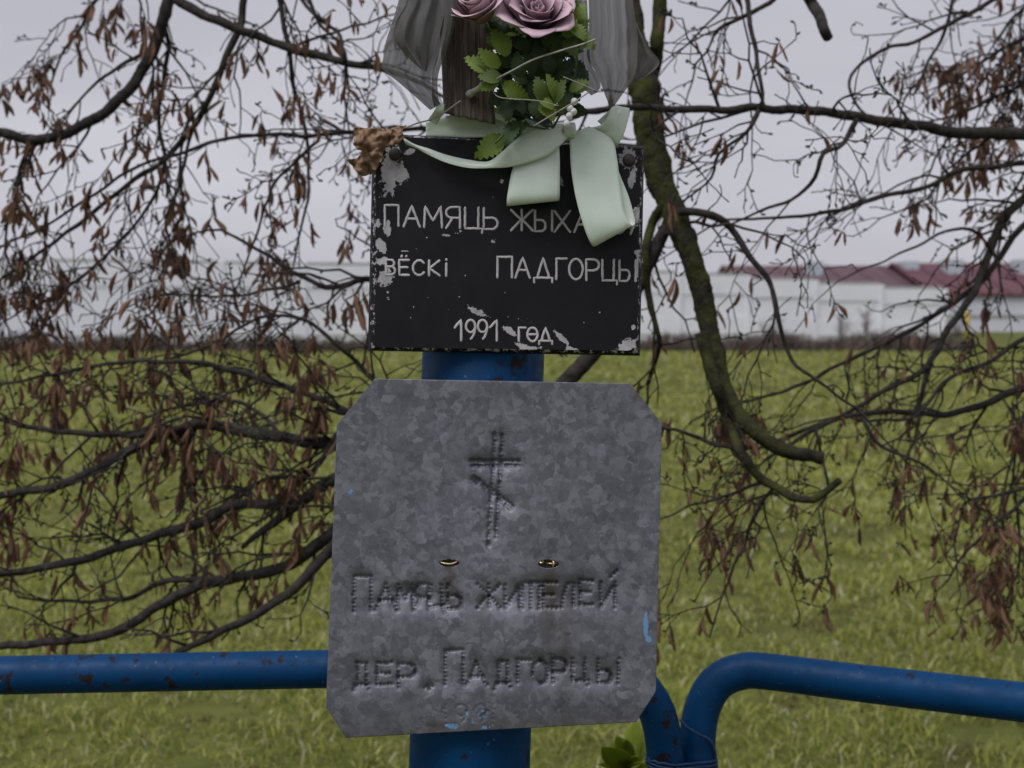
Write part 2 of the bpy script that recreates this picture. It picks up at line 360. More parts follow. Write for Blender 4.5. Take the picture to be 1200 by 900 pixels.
# ------------------------------------------------------------------ far wall, weeds, barns
WL0, WL1 = P(-260, 400, 34), P(1105, 400, 42)          # line of the concrete wall on plan
def concrete_wall():
    root = empty('concrete_wall', (WL0.x, WL0.y, 0))
    tag(root, 'long whitewashed concrete panel wall with posts along the far edge of the field', 'wall')
    a = Vector((WL0.x, WL0.y, 0)); b_ = Vector((WL1.x, WL1.y, 0)); t = (b_ - a).normalized(); nrm = Vector((t.y, -t.x, 0)); Lh = (b_ - a).length; n = 15; st = Lh / n
    tops = [(-300, 302), (50, 306), (420, 311), (830, 322), (1110, 341)]
    def top(px): return np.interp(px, [q[0] for q in tops], [q[1] for q in tops])
    for i in range(n + 1):
        p = a + t * st * i; d = (p - Vector((CAM.x, CAM.y, 0))).y; px = 600 + p.x / d * F
        zt = CAM.z + (355 - top(px)) * d / F + .06
        m = MB(); m.box(p + Vector((0, 0, zt / 2 - .25)), t * .09, nrm * .11, Vector((0, 0, zt / 2 + .25))); bev(m.build('wall_post', M['conc'], root, False), .015)
        if i == n: break
        pm = a + t * st * (i + .5); d = pm.y; px = 600 + pm.x / d * F; zt = CAM.z + (355 - top(px)) * d / F
        hs_ = (zt + .4) / 4
        for k in range(4):
            m = MB(); m.box(pm + Vector((0, 0, -.4 + hs_ * (k + .5))), t * (st / 2 - .092), nrm * (.045 + .035 * (k % 2)), Vector((0, 0, hs_ / 2 - .008)))
            bev(m.build('concrete_slab', M['conc'], root, False), .02)
        m = MB(); m.box(pm + Vector((0, 0, zt + .035)), t * (st / 2 - .092), nrm * .085, Vector((0, 0, .04))); bev(m.build('coping', M['cap'], root, False), .01)
concrete_wall()

def weeds(name, label, x0, x1, d0, d1, n, h0, h1, seed, lean=.35):
    r = random.Random(seed); b = MB()
    for _ in range(n):
        px = r.uniform(x0, x1); d = r.uniform(d0, d1); p = P(px, 400, d); p.z = -.03
        k = .6 + .5 * (noise.noise(Vector((p.x * .5, 3, 1))) + .5); h = r.uniform(h0, h1) * k * (1.25 if px > 760 else 1) * (.7 + .8 * max(0, noise.noise(Vector((p.x * 1.1, 1, 8))) + .35)); w_ = r.uniform(.01, .03)
        l = Vector((r.gauss(0, lean) * h, r.gauss(0, lean) * h, h)); th = r.uniform(0, 3.14); u = Vector((math.cos(th), math.sin(th), 0)) * w_
        b.add([p - u, p + u, p + l * .6 + u, p + l * .6 - u, p + l], [(0, 1, 2, 3), (3, 2, 4)])
    return tag(b.build(name, M['weedstrip']), label, 'weeds', kind='stuff')
M['weedstrip'] = mottled('dead_weed', (.05, .038, .034), (.13, .10, .085), 3, .9, .2)
M['weedstrip']
weeds('dry_weeds', 'brown strip of dead weeds growing along the foot of the white wall', -200, 1140, 33.0, 35.5, 9000, .25, .55, 5)

def shrub(px, d, h, sp, n, label, seed):
    r = random.Random(seed); p0 = P(px, 400, d); p0.z = -.02; root = empty('bare_shrub', p0); tag(root, label, 'shrub', 'bare shrubs in front of the white wall')
    for i in range(n):
        b = MB(); a = r.uniform(0, 6.28); l = Vector((math.cos(a) * sp * r.uniform(.2, 1), math.sin(a) * sp * r.uniform(.2, 1), h * r.uniform(.7, 1)))
        pts = [p0 + l * t + Vector((r.gauss(0, .03), r.gauss(0, .03), 0)) * (t > 0) for t in (0, .3, .6, .8, 1)]; b.sweep(pts, [.018, .014, .01, .008, .004], 5)
        for j in range(9):
            t = r.uniform(.3, .95); q = p0 + l * t; e = q + Vector((r.gauss(0, .2), r.gauss(0, .2), r.uniform(.15, .45))) * h * .6
            b.sweep([q, (q + e) / 2 + Vector((r.gauss(0, .03),) * 3), e], [.008, .006, .004], 4)
        b.build('stem', M['weedstrip'], root)
shrub(1120, 36.5, .95, .5, 9, 'brown bare shrub by the yellow post at the wall end', 1)
shrub(985, 38, 1.15, .35, 6, 'tall thin bare shrub in front of the white wall panels', 2)
shrub(1015, 39, 1.3, .25, 5, 'upright bare shrub beside the tall thin one at the wall', 3)
shrub(905, 37, 1.0, .45, 6, 'spreading bare shrub in front of the wall, farthest from the yellow post', 4)

def barn(name, label, x0, x1, d, yr, ye, depth, roofm, vents, seed):
    A = P(x0, 400, d); B_ = P(x1, 400, d); zr = CAM.z + (355 - yr) * (d + depth / 2) / F; ze = CAM.z + (355 - ye) * d / F
    root = empty(name, ((A.x + B_.x) / 2, A.y, 0)); tag(root, label, 'building', 'farm buildings behind the wall')
    xa, xb, y0, y1 = A.x, B_.x, A.y, A.y + depth; b = MB(); ym = (y0 + y1) / 2
    b.add([(xa, y0, -.5), (xb, y0, -.5), (xb, y1, -.5), (xa, y1, -.5), (xa, y0, ze), (xb, y0, ze), (xb, y1, ze), (xa, y1, ze), (xa, ym, zr - .1), (xb, ym, zr - .1)],
          [(0, 1, 5, 4), (2, 3, 7, 6), (1, 2, 6, 9, 5), (3, 0, 4, 8, 7), (0, 3, 2, 1)])
    b.build('wall', M['barn'], root, False)
    m = MB(); m.add([(xa - .4, y0 - .15, ze - .03), (xb + .4, y0 - .15, ze - .03), (xb + .4, ym, zr), (xa - .4, ym, zr), (xb + .4, y1 + .15, ze - .03), (xa - .4, y1 + .15, ze - .03)], [(0, 1, 2, 3), (3, 2, 4, 5)])
    rf = m.build('roof', roofm, root, False); solid(rf, .09, 1)
    npl = int((xb - xa) / 1.1); m = MB()
    for i in range(npl + 1):
        x = xa - .38 + (xb - xa + .76) * i / npl; p, q = Vector((x, y0 - .15, ze - .03)), Vector((x, ym, zr)); m.box((p + q) / 2 + Vector((0, 0, .11)), (.03, 0, 0), (q - p) / 2, (0, -.01, .03))
    o = m.build('roof_seam', roofm, rf, False, 'stuff')
    for vx in vents:
        p = P(vx, 320, d + depth / 2 - 1.2); m = MB(); z = zr - .75
        fy = .30; yv = ym - (ym - y0) * fy; zv = zr - (zr - ze) * fy; m.box((p.x, yv, zv + .25), (.36, 0, 0), (0, .6, 0), (0, 0, .45)); bev(m.build('roof_vent', M['vent'], rf, False), .03)
    m = MB(); m.box(((xa + xb) / 2, y0 - .03, ze * .45), ((xb - xa) / 2, 0, 0), (0, .02, 0), (0, 0, .06)); m.build('wall_band', M['cap'], root, False)
barn('barn', 'long low barn with dull maroon roof and pale vents behind the stepped wall', 880, 1096, 57, 313.5, 345, 12, M['dullroof'], (948, 1058), 1)
barn('barn', 'white barn with bright maroon roof and pale roof vents past the wall end', 1099, 1420, 56, 310.5, 346.5, 12, M['maroon'], (1108, 1190, 1300), 2)
p = P(1133, 392, 44); p.z = 0
yp = empty('marker_post', p); tag(yp, 'thin yellow marker post standing by the end of the white wall', 'post')
m = MB(); m.lathe(p, (0, 0, 1), [(-.2, .09), (.92, .09), (.96, .06)], 10); m.build('pole', M['yellow'], yp); m = MB(); m.lathe(p + Vector((0, 0, .96)), (0, 0, 1), [(0, .12), (.05, .12), (.09, .03)], 10); m.build('cap', M['yellow'], yp)

# ------------------------------------------------------------------ the post
def memorial_post():
    a, b_ = P(566, 430, 1.128), P(551, 870, 1.136); t = (a - b_).normalized(); top = a + t * ((P(566, 153, 1.13) - a).length)
    foot = b_ - t * ((b_.z + .15) / t.z); root = empty('memorial_post', foot + t * .15 / t.z); r = .0575
    tag(root, 'thick blue painted steel pipe post carrying both memorial plates', 'post'); m = MB()
    m.lathe(foot, t, [(0, r), ((top - foot).length - .002, r), ((top - foot).length, r - .002)], 48); m.build('pipe', M['blue'], root)
    m = MB(); m.lathe(top, t, [(0, r - .003), (.004, r - .004), (.008, r * .7), (.010, .004)], 32); m.build('end_cap', M['blue'], root)
    return root
memorial_post()

# ------------------------------------------------------------------ stroke letters
def arc(cx, cy, rx, ry, a0, a1, n=10): return [(cx + rx * math.cos(math.radians(a0 + (a1 - a0) * i / n)), cy + ry * math.sin(math.radians(a0 + (a1 - a0) * i / n))) for i in range(n + 1)]
soft = [(0, 1), (0, 0), (.6, 0)] + arc(.6, .27, .4, .27, -90, 90)[1:] + [(0, .54)]
G = {
 'П': [[(0, 0), (0, 1), (1, 1), (1, 0)]], 'А': [[(0, 0), (.5, 1), (1, 0)], [(.2, .38), (.8, .38)]], 'М': [[(0, 0), (.06, 1), (.5, .3), (.94, 1), (1, 0)]],
 'Я': [[(1, 0), (1, 1), (.4, 1)] + arc(.4, .74, .4, .26, 90, 270)[1:] + [(1, .48)], [(.45, .48), (0, 0)]],
 'Ц': [[(0, 1), (0, 0), (.78, 0)], [(.78, 1), (.78, 0), (1, 0), (1, -.2)]], 'Ь': [soft], 'Ы': [[(x * .62, y) for x, y in soft], [(1, 0), (1, 1)]],
 'Ж': [[(.5, 0), (.5, 1)], [(0, 1), (.47, .52), (0, 0)], [(1, 1), (.53, .52), (1, 0)]], 'Х': [[(0, 0), (1, 1)], [(0, 1), (1, 0)]],
 'Р': [[(0, 0), (0, 1), (.55, 1)] + arc(.55, .73, .45, .27, 90, -90)[1:] + [(0, .46)]], 'О': [arc(.5, .5, .5, .5, 90, 450, 20)],
 'Ў': [[(0, 1), (.5, .42)], [(1, 1), (.3, 0)], arc(.5, 1.25, .25, .13, 180, 360, 6)],
 'В': [[(0, 0), (0, 1), (.5, 1)] + arc(.5, .77, .4, .23, 90, -90)[1:] + [(0, .54)], [(.5, .54)] + arc(.5, .27, .5, .27, 90, -90)[1:] + [(0, 0)]],
 'Е': [[(1, 1), (0, 1), (0, 0), (1, 0)], [(0, .52), (.85, .52)]], 'Ё': [[(1, 1), (0, 1), (0, 0), (1, 0)], [(0, .52), (.85, .52)], [(.25, 1.24), (.27, 1.27)], [(.73, 1.24), (.75, 1.27)]],
 'С': [arc(.55, .5, .55, .5, 40, 320, 16)], 'К': [[(0, 0), (0, 1)], [(.95, 1), (.05, .48), (1, 0)]], 'і': [[(.5, 0), (.5, .82)], [(.5, 1.06), (.5, 1.10)]],
 'Д': [[(0, -.2), (0, .03), (1, .03), (1, -.2)], [(.16, .03), (.5, 1), (.84, .03)]], 'д': [[(-.1, -.28), (0, 0), (1, 0), (1.05, -.2)], [(.18, 0), (.22, 1), (.85, 1), (.85, 0)]],
 'Г': [[(0, 0), (0, 1), (1, 1)]], '1': [[(0, .62), (.75, 1), (.75, 0)]], '9': [arc(.5, .7, .5, .3, 0, 360, 16), arc(.1, .7, .9, .72, 0, -60, 8)],
 'о': [arc(.5, .5, .5, .5, 90, 450, 18), [(.2, .5), (.8, .5)]], 'Т': [[(0, 1), (1, 1)], [(.5, 1), (.5, 0)]], 'И': [[(0, 1), (0, 0), (1, 1), (1, 0)]],
 'Й': [[(0, 1), (0, 0), (1, 1), (1, 0)], [(.7, 1.25), (1.1, 1.5)]], 'Л': [[(0, 0), (.4, 1), (.95, 1), (.95, 0)]], '.': [[(0, .0), (.9, .3), (.5, -.1)]],
 'т': [[(0, 0), (0, 1), (1, 1), (1, 0)], [(.5, 1), (.5, 0)]], 'Ц2': [[(0, 1), (0, 0), (1, .1)], [(.78, 1), (.8, .1), (1, -.25)]], 'м': [[(0, 0), (.05, 1), (.5, .45), (.95, 1), (1, 0)]],
}
def strokes(ch, x0, x1, yb, yt):
    return [[(x0 + (x1 - x0) * u, yb + (yt - yb) * v) for u, v in s] for s in G[ch]]

# ------------------------------------------------------------------ black plaque
DP = 1.062
def ellf(x, y, e):
    cx, cy, rx, ry, ang = e; a = math.radians(ang); dx, dy = x - cx, y - cy
    u = (dx * math.cos(a) + dy * math.sin(a)) / rx; v = (-dx * math.sin(a) + dy * math.cos(a)) / ry
    return np.clip(1.25 - np.sqrt(u * u + v * v), 0, 1)
def black_plaque():
    c = P(592, 285, DP); root = empty('black_plaque', c); tag(root, 'black enamelled metal plaque with grey lettering and peeling paint, under the bouquet', 'plaque')
    TL, TR, BR, BL = (441, 159), (751, 174), (746, 411), (439, 407)
    nx, ny = 110, 88; u, v = np.meshgrid(np.linspace(0, 1, nx), np.linspace(0, 1, ny))
    X = (1 - v) * ((1 - u) * TL[0] + u * TR[0]) + v * ((1 - u) * BL[0] + u * BR[0]); Yy = (1 - v) * ((1 - u) * TL[1] + u * TR[1]) + v * ((1 - u) * BL[1] + u * BR[1])
    wr = np.zeros_like(X)
    for e in ((457, 200, 15, 40, 8), (470, 204, 13, 15, 0), (454, 268, 6, 14, 0), (446, 288, 12, 9, 60), (452, 326, 11, 14, 20), (448, 306, 9, 6, 0), (736, 186, 15, 16, 0), (741, 208, 6, 15, 15), (744, 254, 7, 20, 15),
              (559, 365, 17, 5, 28), (598, 388, 13, 5, 35), (658, 396, 16, 4, 45), (672, 410, 18, 4, 20), (614, 407, 14, 5, 25), (735, 405, 16, 10, -20), (473, 294, 16, 1.5, -7), (527, 275, 14, 1.5, -8), (578, 283, 5, 2, 30),
              (443, 262, 4, 6, 0), (742, 384, 4, 4, 0), (748, 310, 4, 24, 0), (625, 408, 14, 3, 0), (437, 300, 4, 60, 0), (480, 178, 9, 5, -30), (745, 295, 5, 4, 0), (540, 271, 3, 3, 0), (455, 350, 2, 6, 0), (588, 212, 3, 3, 0), (657, 212, 4, 8, -20)):
        wr = np.maximum(wr, ellf(X, Yy, e) * .95)
    vv = [P(x, y, DP) for x, y in zip(X.ravel(), Yy.ravel())]
    ff = [(j * nx + i, (j + 1) * nx + i, (j + 1) * nx + i + 1, j * nx + i + 1) for j in range(ny - 1) for i in range(nx - 1)]
    m = MB(); m.add(vv, ff); o = m.build('face', M['black'], root)
    at = o.data.attributes.new('wear', 'FLOAT', 'POINT'); at.data.foreach_set('value', wr.ravel())
    outer = [(437, 156), (755, 171.5), (750, 417), (431, 411)]; inner = [TL, TR, BR, BL]
    for k in range(4):
        k2 = (k + 1) % 4; n = 24; m = MB(); q = []
        for i in range(n):
            t = i / (n - 1)
            a = [inner[k][z] + (inner[k2][z] - inner[k][z]) * t for z in (0, 1)]; b_ = [outer[k][z] + (outer[k2][z] - outer[k][z]) * t for z in (0, 1)]
            mid = [(a[z] * .55 + b_[z] * .45) for z in (0, 1)]
            q += [P(a[0], a[1], DP), P(mid[0], mid[1], DP + .0012), P(b_[0], b_[1], DP + .007), P(b_[0], b_[1], DP + .011)]
        f = [(i * 4 + j, i * 4 + j + 1, i * 4 + 4 + j + 1, i * 4 + 4 + j) for i in range(n - 1) for j in range(3)]
        m.add(q, f); o = m.build('flange', M['black'], root); at = o.data.attributes.new('wear', 'FLOAT', 'POINT')
        rr = random.Random(k); at.data.foreach_set('value', [(.36 if z % 4 in (0, 1) else .18) + .12 * rr.random() for z in range(n * 4)])
    m = MB(); bk = [P(x, y, DP + .010) for x, y in outer]; m.add(bk, [(0, 1, 2, 3)]); m.build('back', M['iron'], root, False)
    # letters
    ln = []
    for ch, a, b_ in zip('ПАМЯЦЬ', (451, 473, 497, 523, 545, 567), (467, 492, 518, 539, 565, 583)): ln.append((ch, a, b_, 265 + (a - 451) * .03, 240.5 + (a - 451) * .03))
    for ch, a, b_ in zip('ЖЫХАРОЎ', (599, 627, 650, 673, 698, 716, 735), (624, 647, 668, 693, 713, 733, 748)): ln.append((ch, a, b_, 270 + (a - 599) * .03, 246 + (a - 599) * .03))
    for ch, a, b_ in zip('ВЁСКі', (452.5, 468, 484, 503, 519), (463, 479, 497, 515, 527)): ln.append((ch, a, b_, 322 + (a - 452) * .02, 304.5 + (a - 452) * .02))
    for ch, a, b_ in zip('ПАДГОРЦЫ', (583, 604, 626, 652, 667, 687, 706, 726), (600, 621, 647, 664, 683, 702, 723, 745)): ln.append((ch, a, b_, 325 + (a - 583) * .03, 301 + (a - 583) * .03))
    for ch, a, b_ in zip('1991', (533, 546, 560, 574), (543, 557, 571, 585)): ln.append((ch, a, b_, 399, 375))
    for ch, a, b_ in zip('ГоД', (608, 618, 632), (616, 630, 647)): ln.append((ch, a, b_, 400, 384))
    for ch, a, b_, yb, yt in ln:
        m = MB()
        for s in strokes(ch, a, b_, yb, yt):
            pts = []
            for i in range(len(s) - 1):                      # keep corners crisp: split long spans
                k = max(1, int(math.dist(s[i], s[i + 1]) / 3)); pts += [(s[i][0] + (s[i + 1][0] - s[i][0]) * t / k, s[i][1] + (s[i + 1][1] - s[i][1]) * t / k) for t in range(k)]
            pts.append(s[-1]); m.sweep([P(x + R.gauss(0, .12), y + R.gauss(0, .12), DP - .0001) for x, y in pts], [1.45 * pxm(DP) * (1 + R.gauss(0, .06)) for _ in pts], 8, flat=-FWD, rnd=True)
        m.build('letter', M['letter'], root)
    for x, y in ((463, 181), (737, 188), (449, 396), (738, 404)):
        if y < 300:
            m = MB(); m.lathe(P(x, y, DP), -FWD, [(-.008, .0035), (.0002, .0058), (.0025, .0056), (.0042, .004), (.0046, .0005)], 16); sc = m.build('screw', M['iron'], root)
black_plaque()

# ------------------------------------------------------------------ galvanised plate, punched letters
DG = 1.063
def galvanised_plate():
    root = empty('galvanised_plate', P(580, 650, DG)); tag(root, 'grey galvanised sheet plate with cut corners, punched cross and punched lettering', 'plaque')
    TL, TR, BR, BL = (397, 443), (776.5, 450), (768, 845), (380.5, 866); nx, ny = 390, 424
    u, v = np.meshgrid(np.linspace(0, 1, nx), np.linspace(0, 1, ny))
    X = (1 - v) * ((1 - u) * TL[0] + u * TR[0]) + v * ((1 - u) * BL[0] + u * BR[0]); Yy = (1 - v) * ((1 - u) * TL[1] + u * TR[1]) + v * ((1 - u) * BL[1] + u * BR[1])
    D = np.zeros_like(X)
    def dent(x, y, sg, dep):
        k = int(sg * 4) + 2; iu = int((x - 380) / 388 * nx); iv = int((y - 446) / 408 * ny); a0, a1, b0, b1 = max(iv - k - 14, 0), iv + k + 14, max(iu - k - 14, 0), iu + k + 14
        q = (X[a0:a1, b0:b1] - x) ** 2 + (Yy[a0:a1, b0:b1] - y) ** 2; D[a0:a1, b0:b1] = np.maximum(D[a0:a1, b0:b1], 0) + dep * np.exp(-q / (2 * sg * sg))
    r = random.Random(5); st = []
    # cross: upright, arms, slanted footrest (double rows of punch marks)
    cross = [[(580, 509), (572, 638)], [(589, 510), (581, 630)], [(552, 540), (609, 540)], [(553, 546), (608, 545.5)], [(556, 559), (575, 573), (601, 593)], [(554, 562), (573, 576), (599, 596)]]
    def punch(line, step, dep, sg, groove):
        for i in range(len(line) - 1):
            (x0, y0), (x1, y1) = line[i], line[i + 1]; k = max(1, int(round(math.dist((x0, y0), (x1, y1)) / step)))
            for t in range(k + (i == len(line) - 2)):
                x, y = x0 + (x1 - x0) * t / k + r.gauss(0, .35), y0 + (y1 - y0) * t / k + r.gauss(0, .35); e = dep * r.uniform(.75, 1.2)
                dent(x, y, sg, e)
                if groove: dent(x, y, 6.5, groove * r.uniform(.5, 1.1))
    for l in cross: punch(l, 4.2, .0031, 1.5, .00058)
    L1 = [('П', 415, 435, 716, 675), ('А', 440, 465, 715, 685), ('м', 466, 484, 715, 686), ('Я', 486, 502, 714, 685), ('Ц2', 505, 521, 711, 686), ('Ь', 525, 541, 713, 686),
          ('Ж', 560, 586, 712, 685), ('И', 592, 609, 712, 686), ('т', 612, 632, 713, 683), ('Е', 637, 652, 712, 683), ('Л', 658, 673, 711, 684), ('Е', 680, 694, 709, 680), ('Й', 704, 721, 712, 683)]
    L2 = [('д', 416, 432, 802, 777), ('Е', 442, 459, 802, 777), ('Р', 467, 487, 806, 778), ('.', 498, 508, 806, 797), ('П', 522, 543, 802, 762), ('А', 547, 570, 803, 776),
          ('д', 581, 597, 800, 775), ('Г', 607, 621, 800, 773), ('О', 624, 642, 801, 774), ('Р', 648, 664, 800, 772), ('Ц', 671, 689, 798, 773), ('Ы', 701, 725, 800, 773)]
    for ch, a, b_, yb, yt in L1 + L2:
        for s in strokes(ch, a, b_, yb, yt): punch(s, 4.4, .0028, 1.4, .00058)
    stn0 = None
    for ch, a, b_ in zip('1991', (518, 534, 556, 574), (524, 547, 570, 580)):
        for s in strokes(ch, a, b_, 848, 826): punch(s, 5.5, .0006, 1.1, 0)
    for (x, y) in ((526, 659), (642, 659)): dent(x, y, 9, .0016)
    low = np.array([noise.noise(Vector((x * .006, y * .006, 2))) * .0016 + noise.noise(Vector((x * .018, y * .018, 7))) * .0006 for x, y in zip(X.ravel(), Yy.ravel())]).reshape(X.shape)
    ex = np.minimum(np.minimum(u, 1 - u), np.minimum(v, 1 - v)); Z = DG + low + D - .0018 * np.exp(-(v * 20) ** 2) + .002 * np.exp(-((1 - v) * 16) ** 2)
    # outline: cut corners and small ragged edge, two slots
    cuts = [((440, 443), (395, 498)), ((738, 449), (777, 498)), ((769.5, 809), (746, 847)), ((405, 866), (381, 827))]
    ins = np.ones_like(X, bool)
    bm = bmesh.new(); ls = bm.verts.layers.float.new('stain'); lp = bm.verts.layers.float.new('paint'); ls = bm.verts.layers.float['stain']
    vs_ = [bm.verts.new(P(x, y, z)) for x, y, z in zip(X.ravel(), Yy.ravel(), Z.ravel())]
    stn = np.zeros_like(X); pnt = np.zeros_like(X)
    for cx, w_, y0, y1, k in ((528, 9, 655, 735, .8), (644, 12, 655, 790, 1.0), (662, 9, 690, 850, .55), (566, 7, 690, 760, .5), (436, 5, 710, 740, .3)):
        stn = np.maximum(stn, k * np.exp(-((X - cx) / w_) ** 2) * np.clip((Yy - y0) / 6, 0, 1) * np.clip((y1 - Yy) / (y1 - y0) * 1.4, 0, 1))
    stn = np.maximum(stn, .45 * np.exp(-((1 - v) * 38) ** 2)); stn = np.maximum(stn, .6 * ellf(X, Yy, (512, 850, 22, 6, 0)))
    for e, k in (((757, 733, 3.2, 16, 0), 1), ((760, 749, 4, 4, 0), 1), ((530, 851, 12, 4, 0), .62), ((548, 845, 12, 9, 0), .42), ((566, 838, 14, 12, 0), .36), ((568, 852, 8, 3, 0), .6), ((411, 577, 8, 6, 0), .40), ((545, 838, 4, 8, 0), .5)):
        pnt = np.maximum(pnt, np.clip(ellf(X, Yy, e) * 1.4, 0, 1) * k)
    sf, pf = stn.ravel(), pnt.ravel()
    for i, q in enumerate(vs_): q[ls] = sf[i]; q[lp] = pf[i]
    hole = np.zeros_like(X, bool)
    for cx, cy, rx, ry in ((526, 659.5, 11.5, 4.2), (642, 660.5, 12, 4.6)): hole |= ((X - cx) / rx) ** 2 + ((Yy - cy) / ry) ** 2 < 1
    for j in range(ny - 1):
        for i in range(nx - 1):
            if not hole[j, i]: bm.faces.new((vs_[j * nx + i], vs_[(j + 1) * nx + i], vs_[(j + 1) * nx + i + 1], vs_[j * nx + i + 1]))
    cen = P(580, 650, DG)
    for a, b_ in cuts:
        pa, pb = P(*a, DG), P(*b_, DG); nrm = (pb - pa).cross(FWD).normalized()
        if (cen - pa).dot(nrm) > 0: nrm = -nrm
        bmesh.ops.bisect_plane(bm, geom=bm.verts[:] + bm.edges[:] + bm.faces[:], plane_co=pa, plane_no=nrm, clear_outer=True)
    bmesh.ops.delete(bm, geom=[q for q in bm.verts if not q.link_faces], context='VERTS')
    me = bpy.data.meshes.new('sheet'); bm.to_mesh(me); bm.free(); me.materials.append(M['galv']); me.polygons.foreach_set('use_smooth', [True] * len(me.polygons))
    o = bpy.data.objects.new('sheet', me); COL.objects.link(o); child(o, root); solid(o, .0009)
    m = MB(); m.sweep([P(*q) for q in crom([(513, 656, DG + .004), (518, 659.5, DG + .001), (526, 660.8, DG), (533, 659.5, DG + .001), (539, 655, DG + .004)], 14)], .0007, 6); m.build('tie_wire', M['brass'], root)
    m = MB(); m.sweep([P(*q) for q in ((631, 657, DG + .004), (634, 660, DG + .0005), (637, 658, DG + .003))], .0011, 6); m.build('tie_wire', M['brass'], root)
    m = MB(); m.sweep([P(*q) for q in ((648, 656, DG + .003), (649, 660, DG + .0003), (648, 665, DG + .003))], .0010, 6); m.sweep([P(*q) for q in ((640, 660, DG + .004), (646, 660.5, DG + .002), (653, 660, DG + .004))], .0007, 6); m.build('tie_wire', M['brass'], root)
    m = MB(); c0 = P(580, 660, DG + .0062); m.box(c0, RT * .062, UP * .011, FWD * .0012); bev(m.build('dark_slot_backing', M['iron'], root, False), .0008)  # added dark strip behind the slots, stands in for the shade inside them
    return root
galvanised_plate()

# ------------------------------------------------------------------ pipe fence
def fence():
    r = .0212
    def path(pts, n=70): return [P(*q) for q in crom(pts, n)]
    a = path([(-420, 803, 1.325), (-200, 797, 1.33), (0, 791.5, 1.338), (200, 787.5, 1.345), (383, 784, 1.352), (560, 781, 1.358), (680, 780, 1.363), (716, 784, 1.365), (745, 799, 1.366), (765, 824, 1.368), (775, 852, 1.37), (780, 892, 1.374)])
    foot = Vector((a[-1].x + .006, a[-1].y - .0, 0)); a += [a[-1].lerp(foot + Vector((0, .012, -.1)), t) for t in (.1, .3, .6, 1)]
    left = empty('pipe_fence_section', Vector((foot.x, foot.y, 0))); tag(left, 'blue pipe railing with worn paint, bent down beside the plate, passing behind the post', 'railing', 'bent pipe railings around the memorial')
    m = MB(); m.sweep(a, r, 24); m.build('rail', M['blueworn'], left)
    e = a[0]; m = MB(); m.sweep([e + Vector((.0, 0, .0)), Vector((e.x, e.y, .4)), Vector((e.x, e.y, -.1))], r, 20); m.build('leg', M['blue'], left)
    b_ = path([(818, 897, 1.40), (817.5, 865, 1.405), (823, 830, 1.408), (840, 800, 1.41), (868, 787, 1.408), (900, 787, 1.402), (1000, 799.5, 1.366), (1200, 823, 1.28), (1420, 848, 1.19)])
    f2 = Vector((b_[0].x, b_[0].y + .01, -.1)); b_ = [f2, f2.lerp(b_[0], .4), f2.lerp(b_[0], .8)] + b_
    right = empty('pipe_fence_section', Vector((f2.x, f2.y, 0))); tag(right, 'blue pipe railing rising in a bend from its leg and running away from the post', 'railing', 'bent pipe railings around the memorial')
    m = MB(); m.sweep(b_, r, 24); m.build('rail', M['blue'], right)
    e = b_[-1]; m = MB(); m.sweep([e, Vector((e.x, e.y, .4)), Vector((e.x, e.y, -.1))], r, 20); m.build('leg', M['blue'], right)
    # wire binding the two legs
    w_ = empty('binding_wire', P(800, 890, 1.36)); tag(w_, 'blue painted wire twisted round the two adjoining pipe legs', 'wire')
    for k, yy in enumerate((889, 893, 897)):
        m = MB(); c0, c1 = P(780, yy, 1.372), P(818, yy - 3, 1.40); dv = (c1 - c0).normalized(); nv = dv.cross(Vector((0, 0, 1))); q = []
        for i in range(13): an = math.pi / 2 + math.pi * i / 12; q.append(c0 + (dv * math.cos(an) + nv * math.sin(an)) * (r + .0015))
        for i in range(13): an = -math.pi / 2 + math.pi * i / 12; q.append(c1 + (dv * math.cos(an) + nv * math.sin(an)) * (r + .0015))
        q.append(q[0]); m.sweep([p_ + Vector((0, 0, R.gauss(0, .0006))) for p_ in q], .0014, 6, cap=False); m.build('loop', M['wire'], w_)
    m = MB(); m.sweep([P(*q) for q in crom([(797, 843, 1.378), (806, 853, 1.376), (820, 861, 1.377), (831, 867, 1.382), (837, 878, 1.385), (838, 890, 1.388), (831, 898, 1.392)], 30)], .0017, 8); m.build('loose_end', M['wire'], w_)
fence()

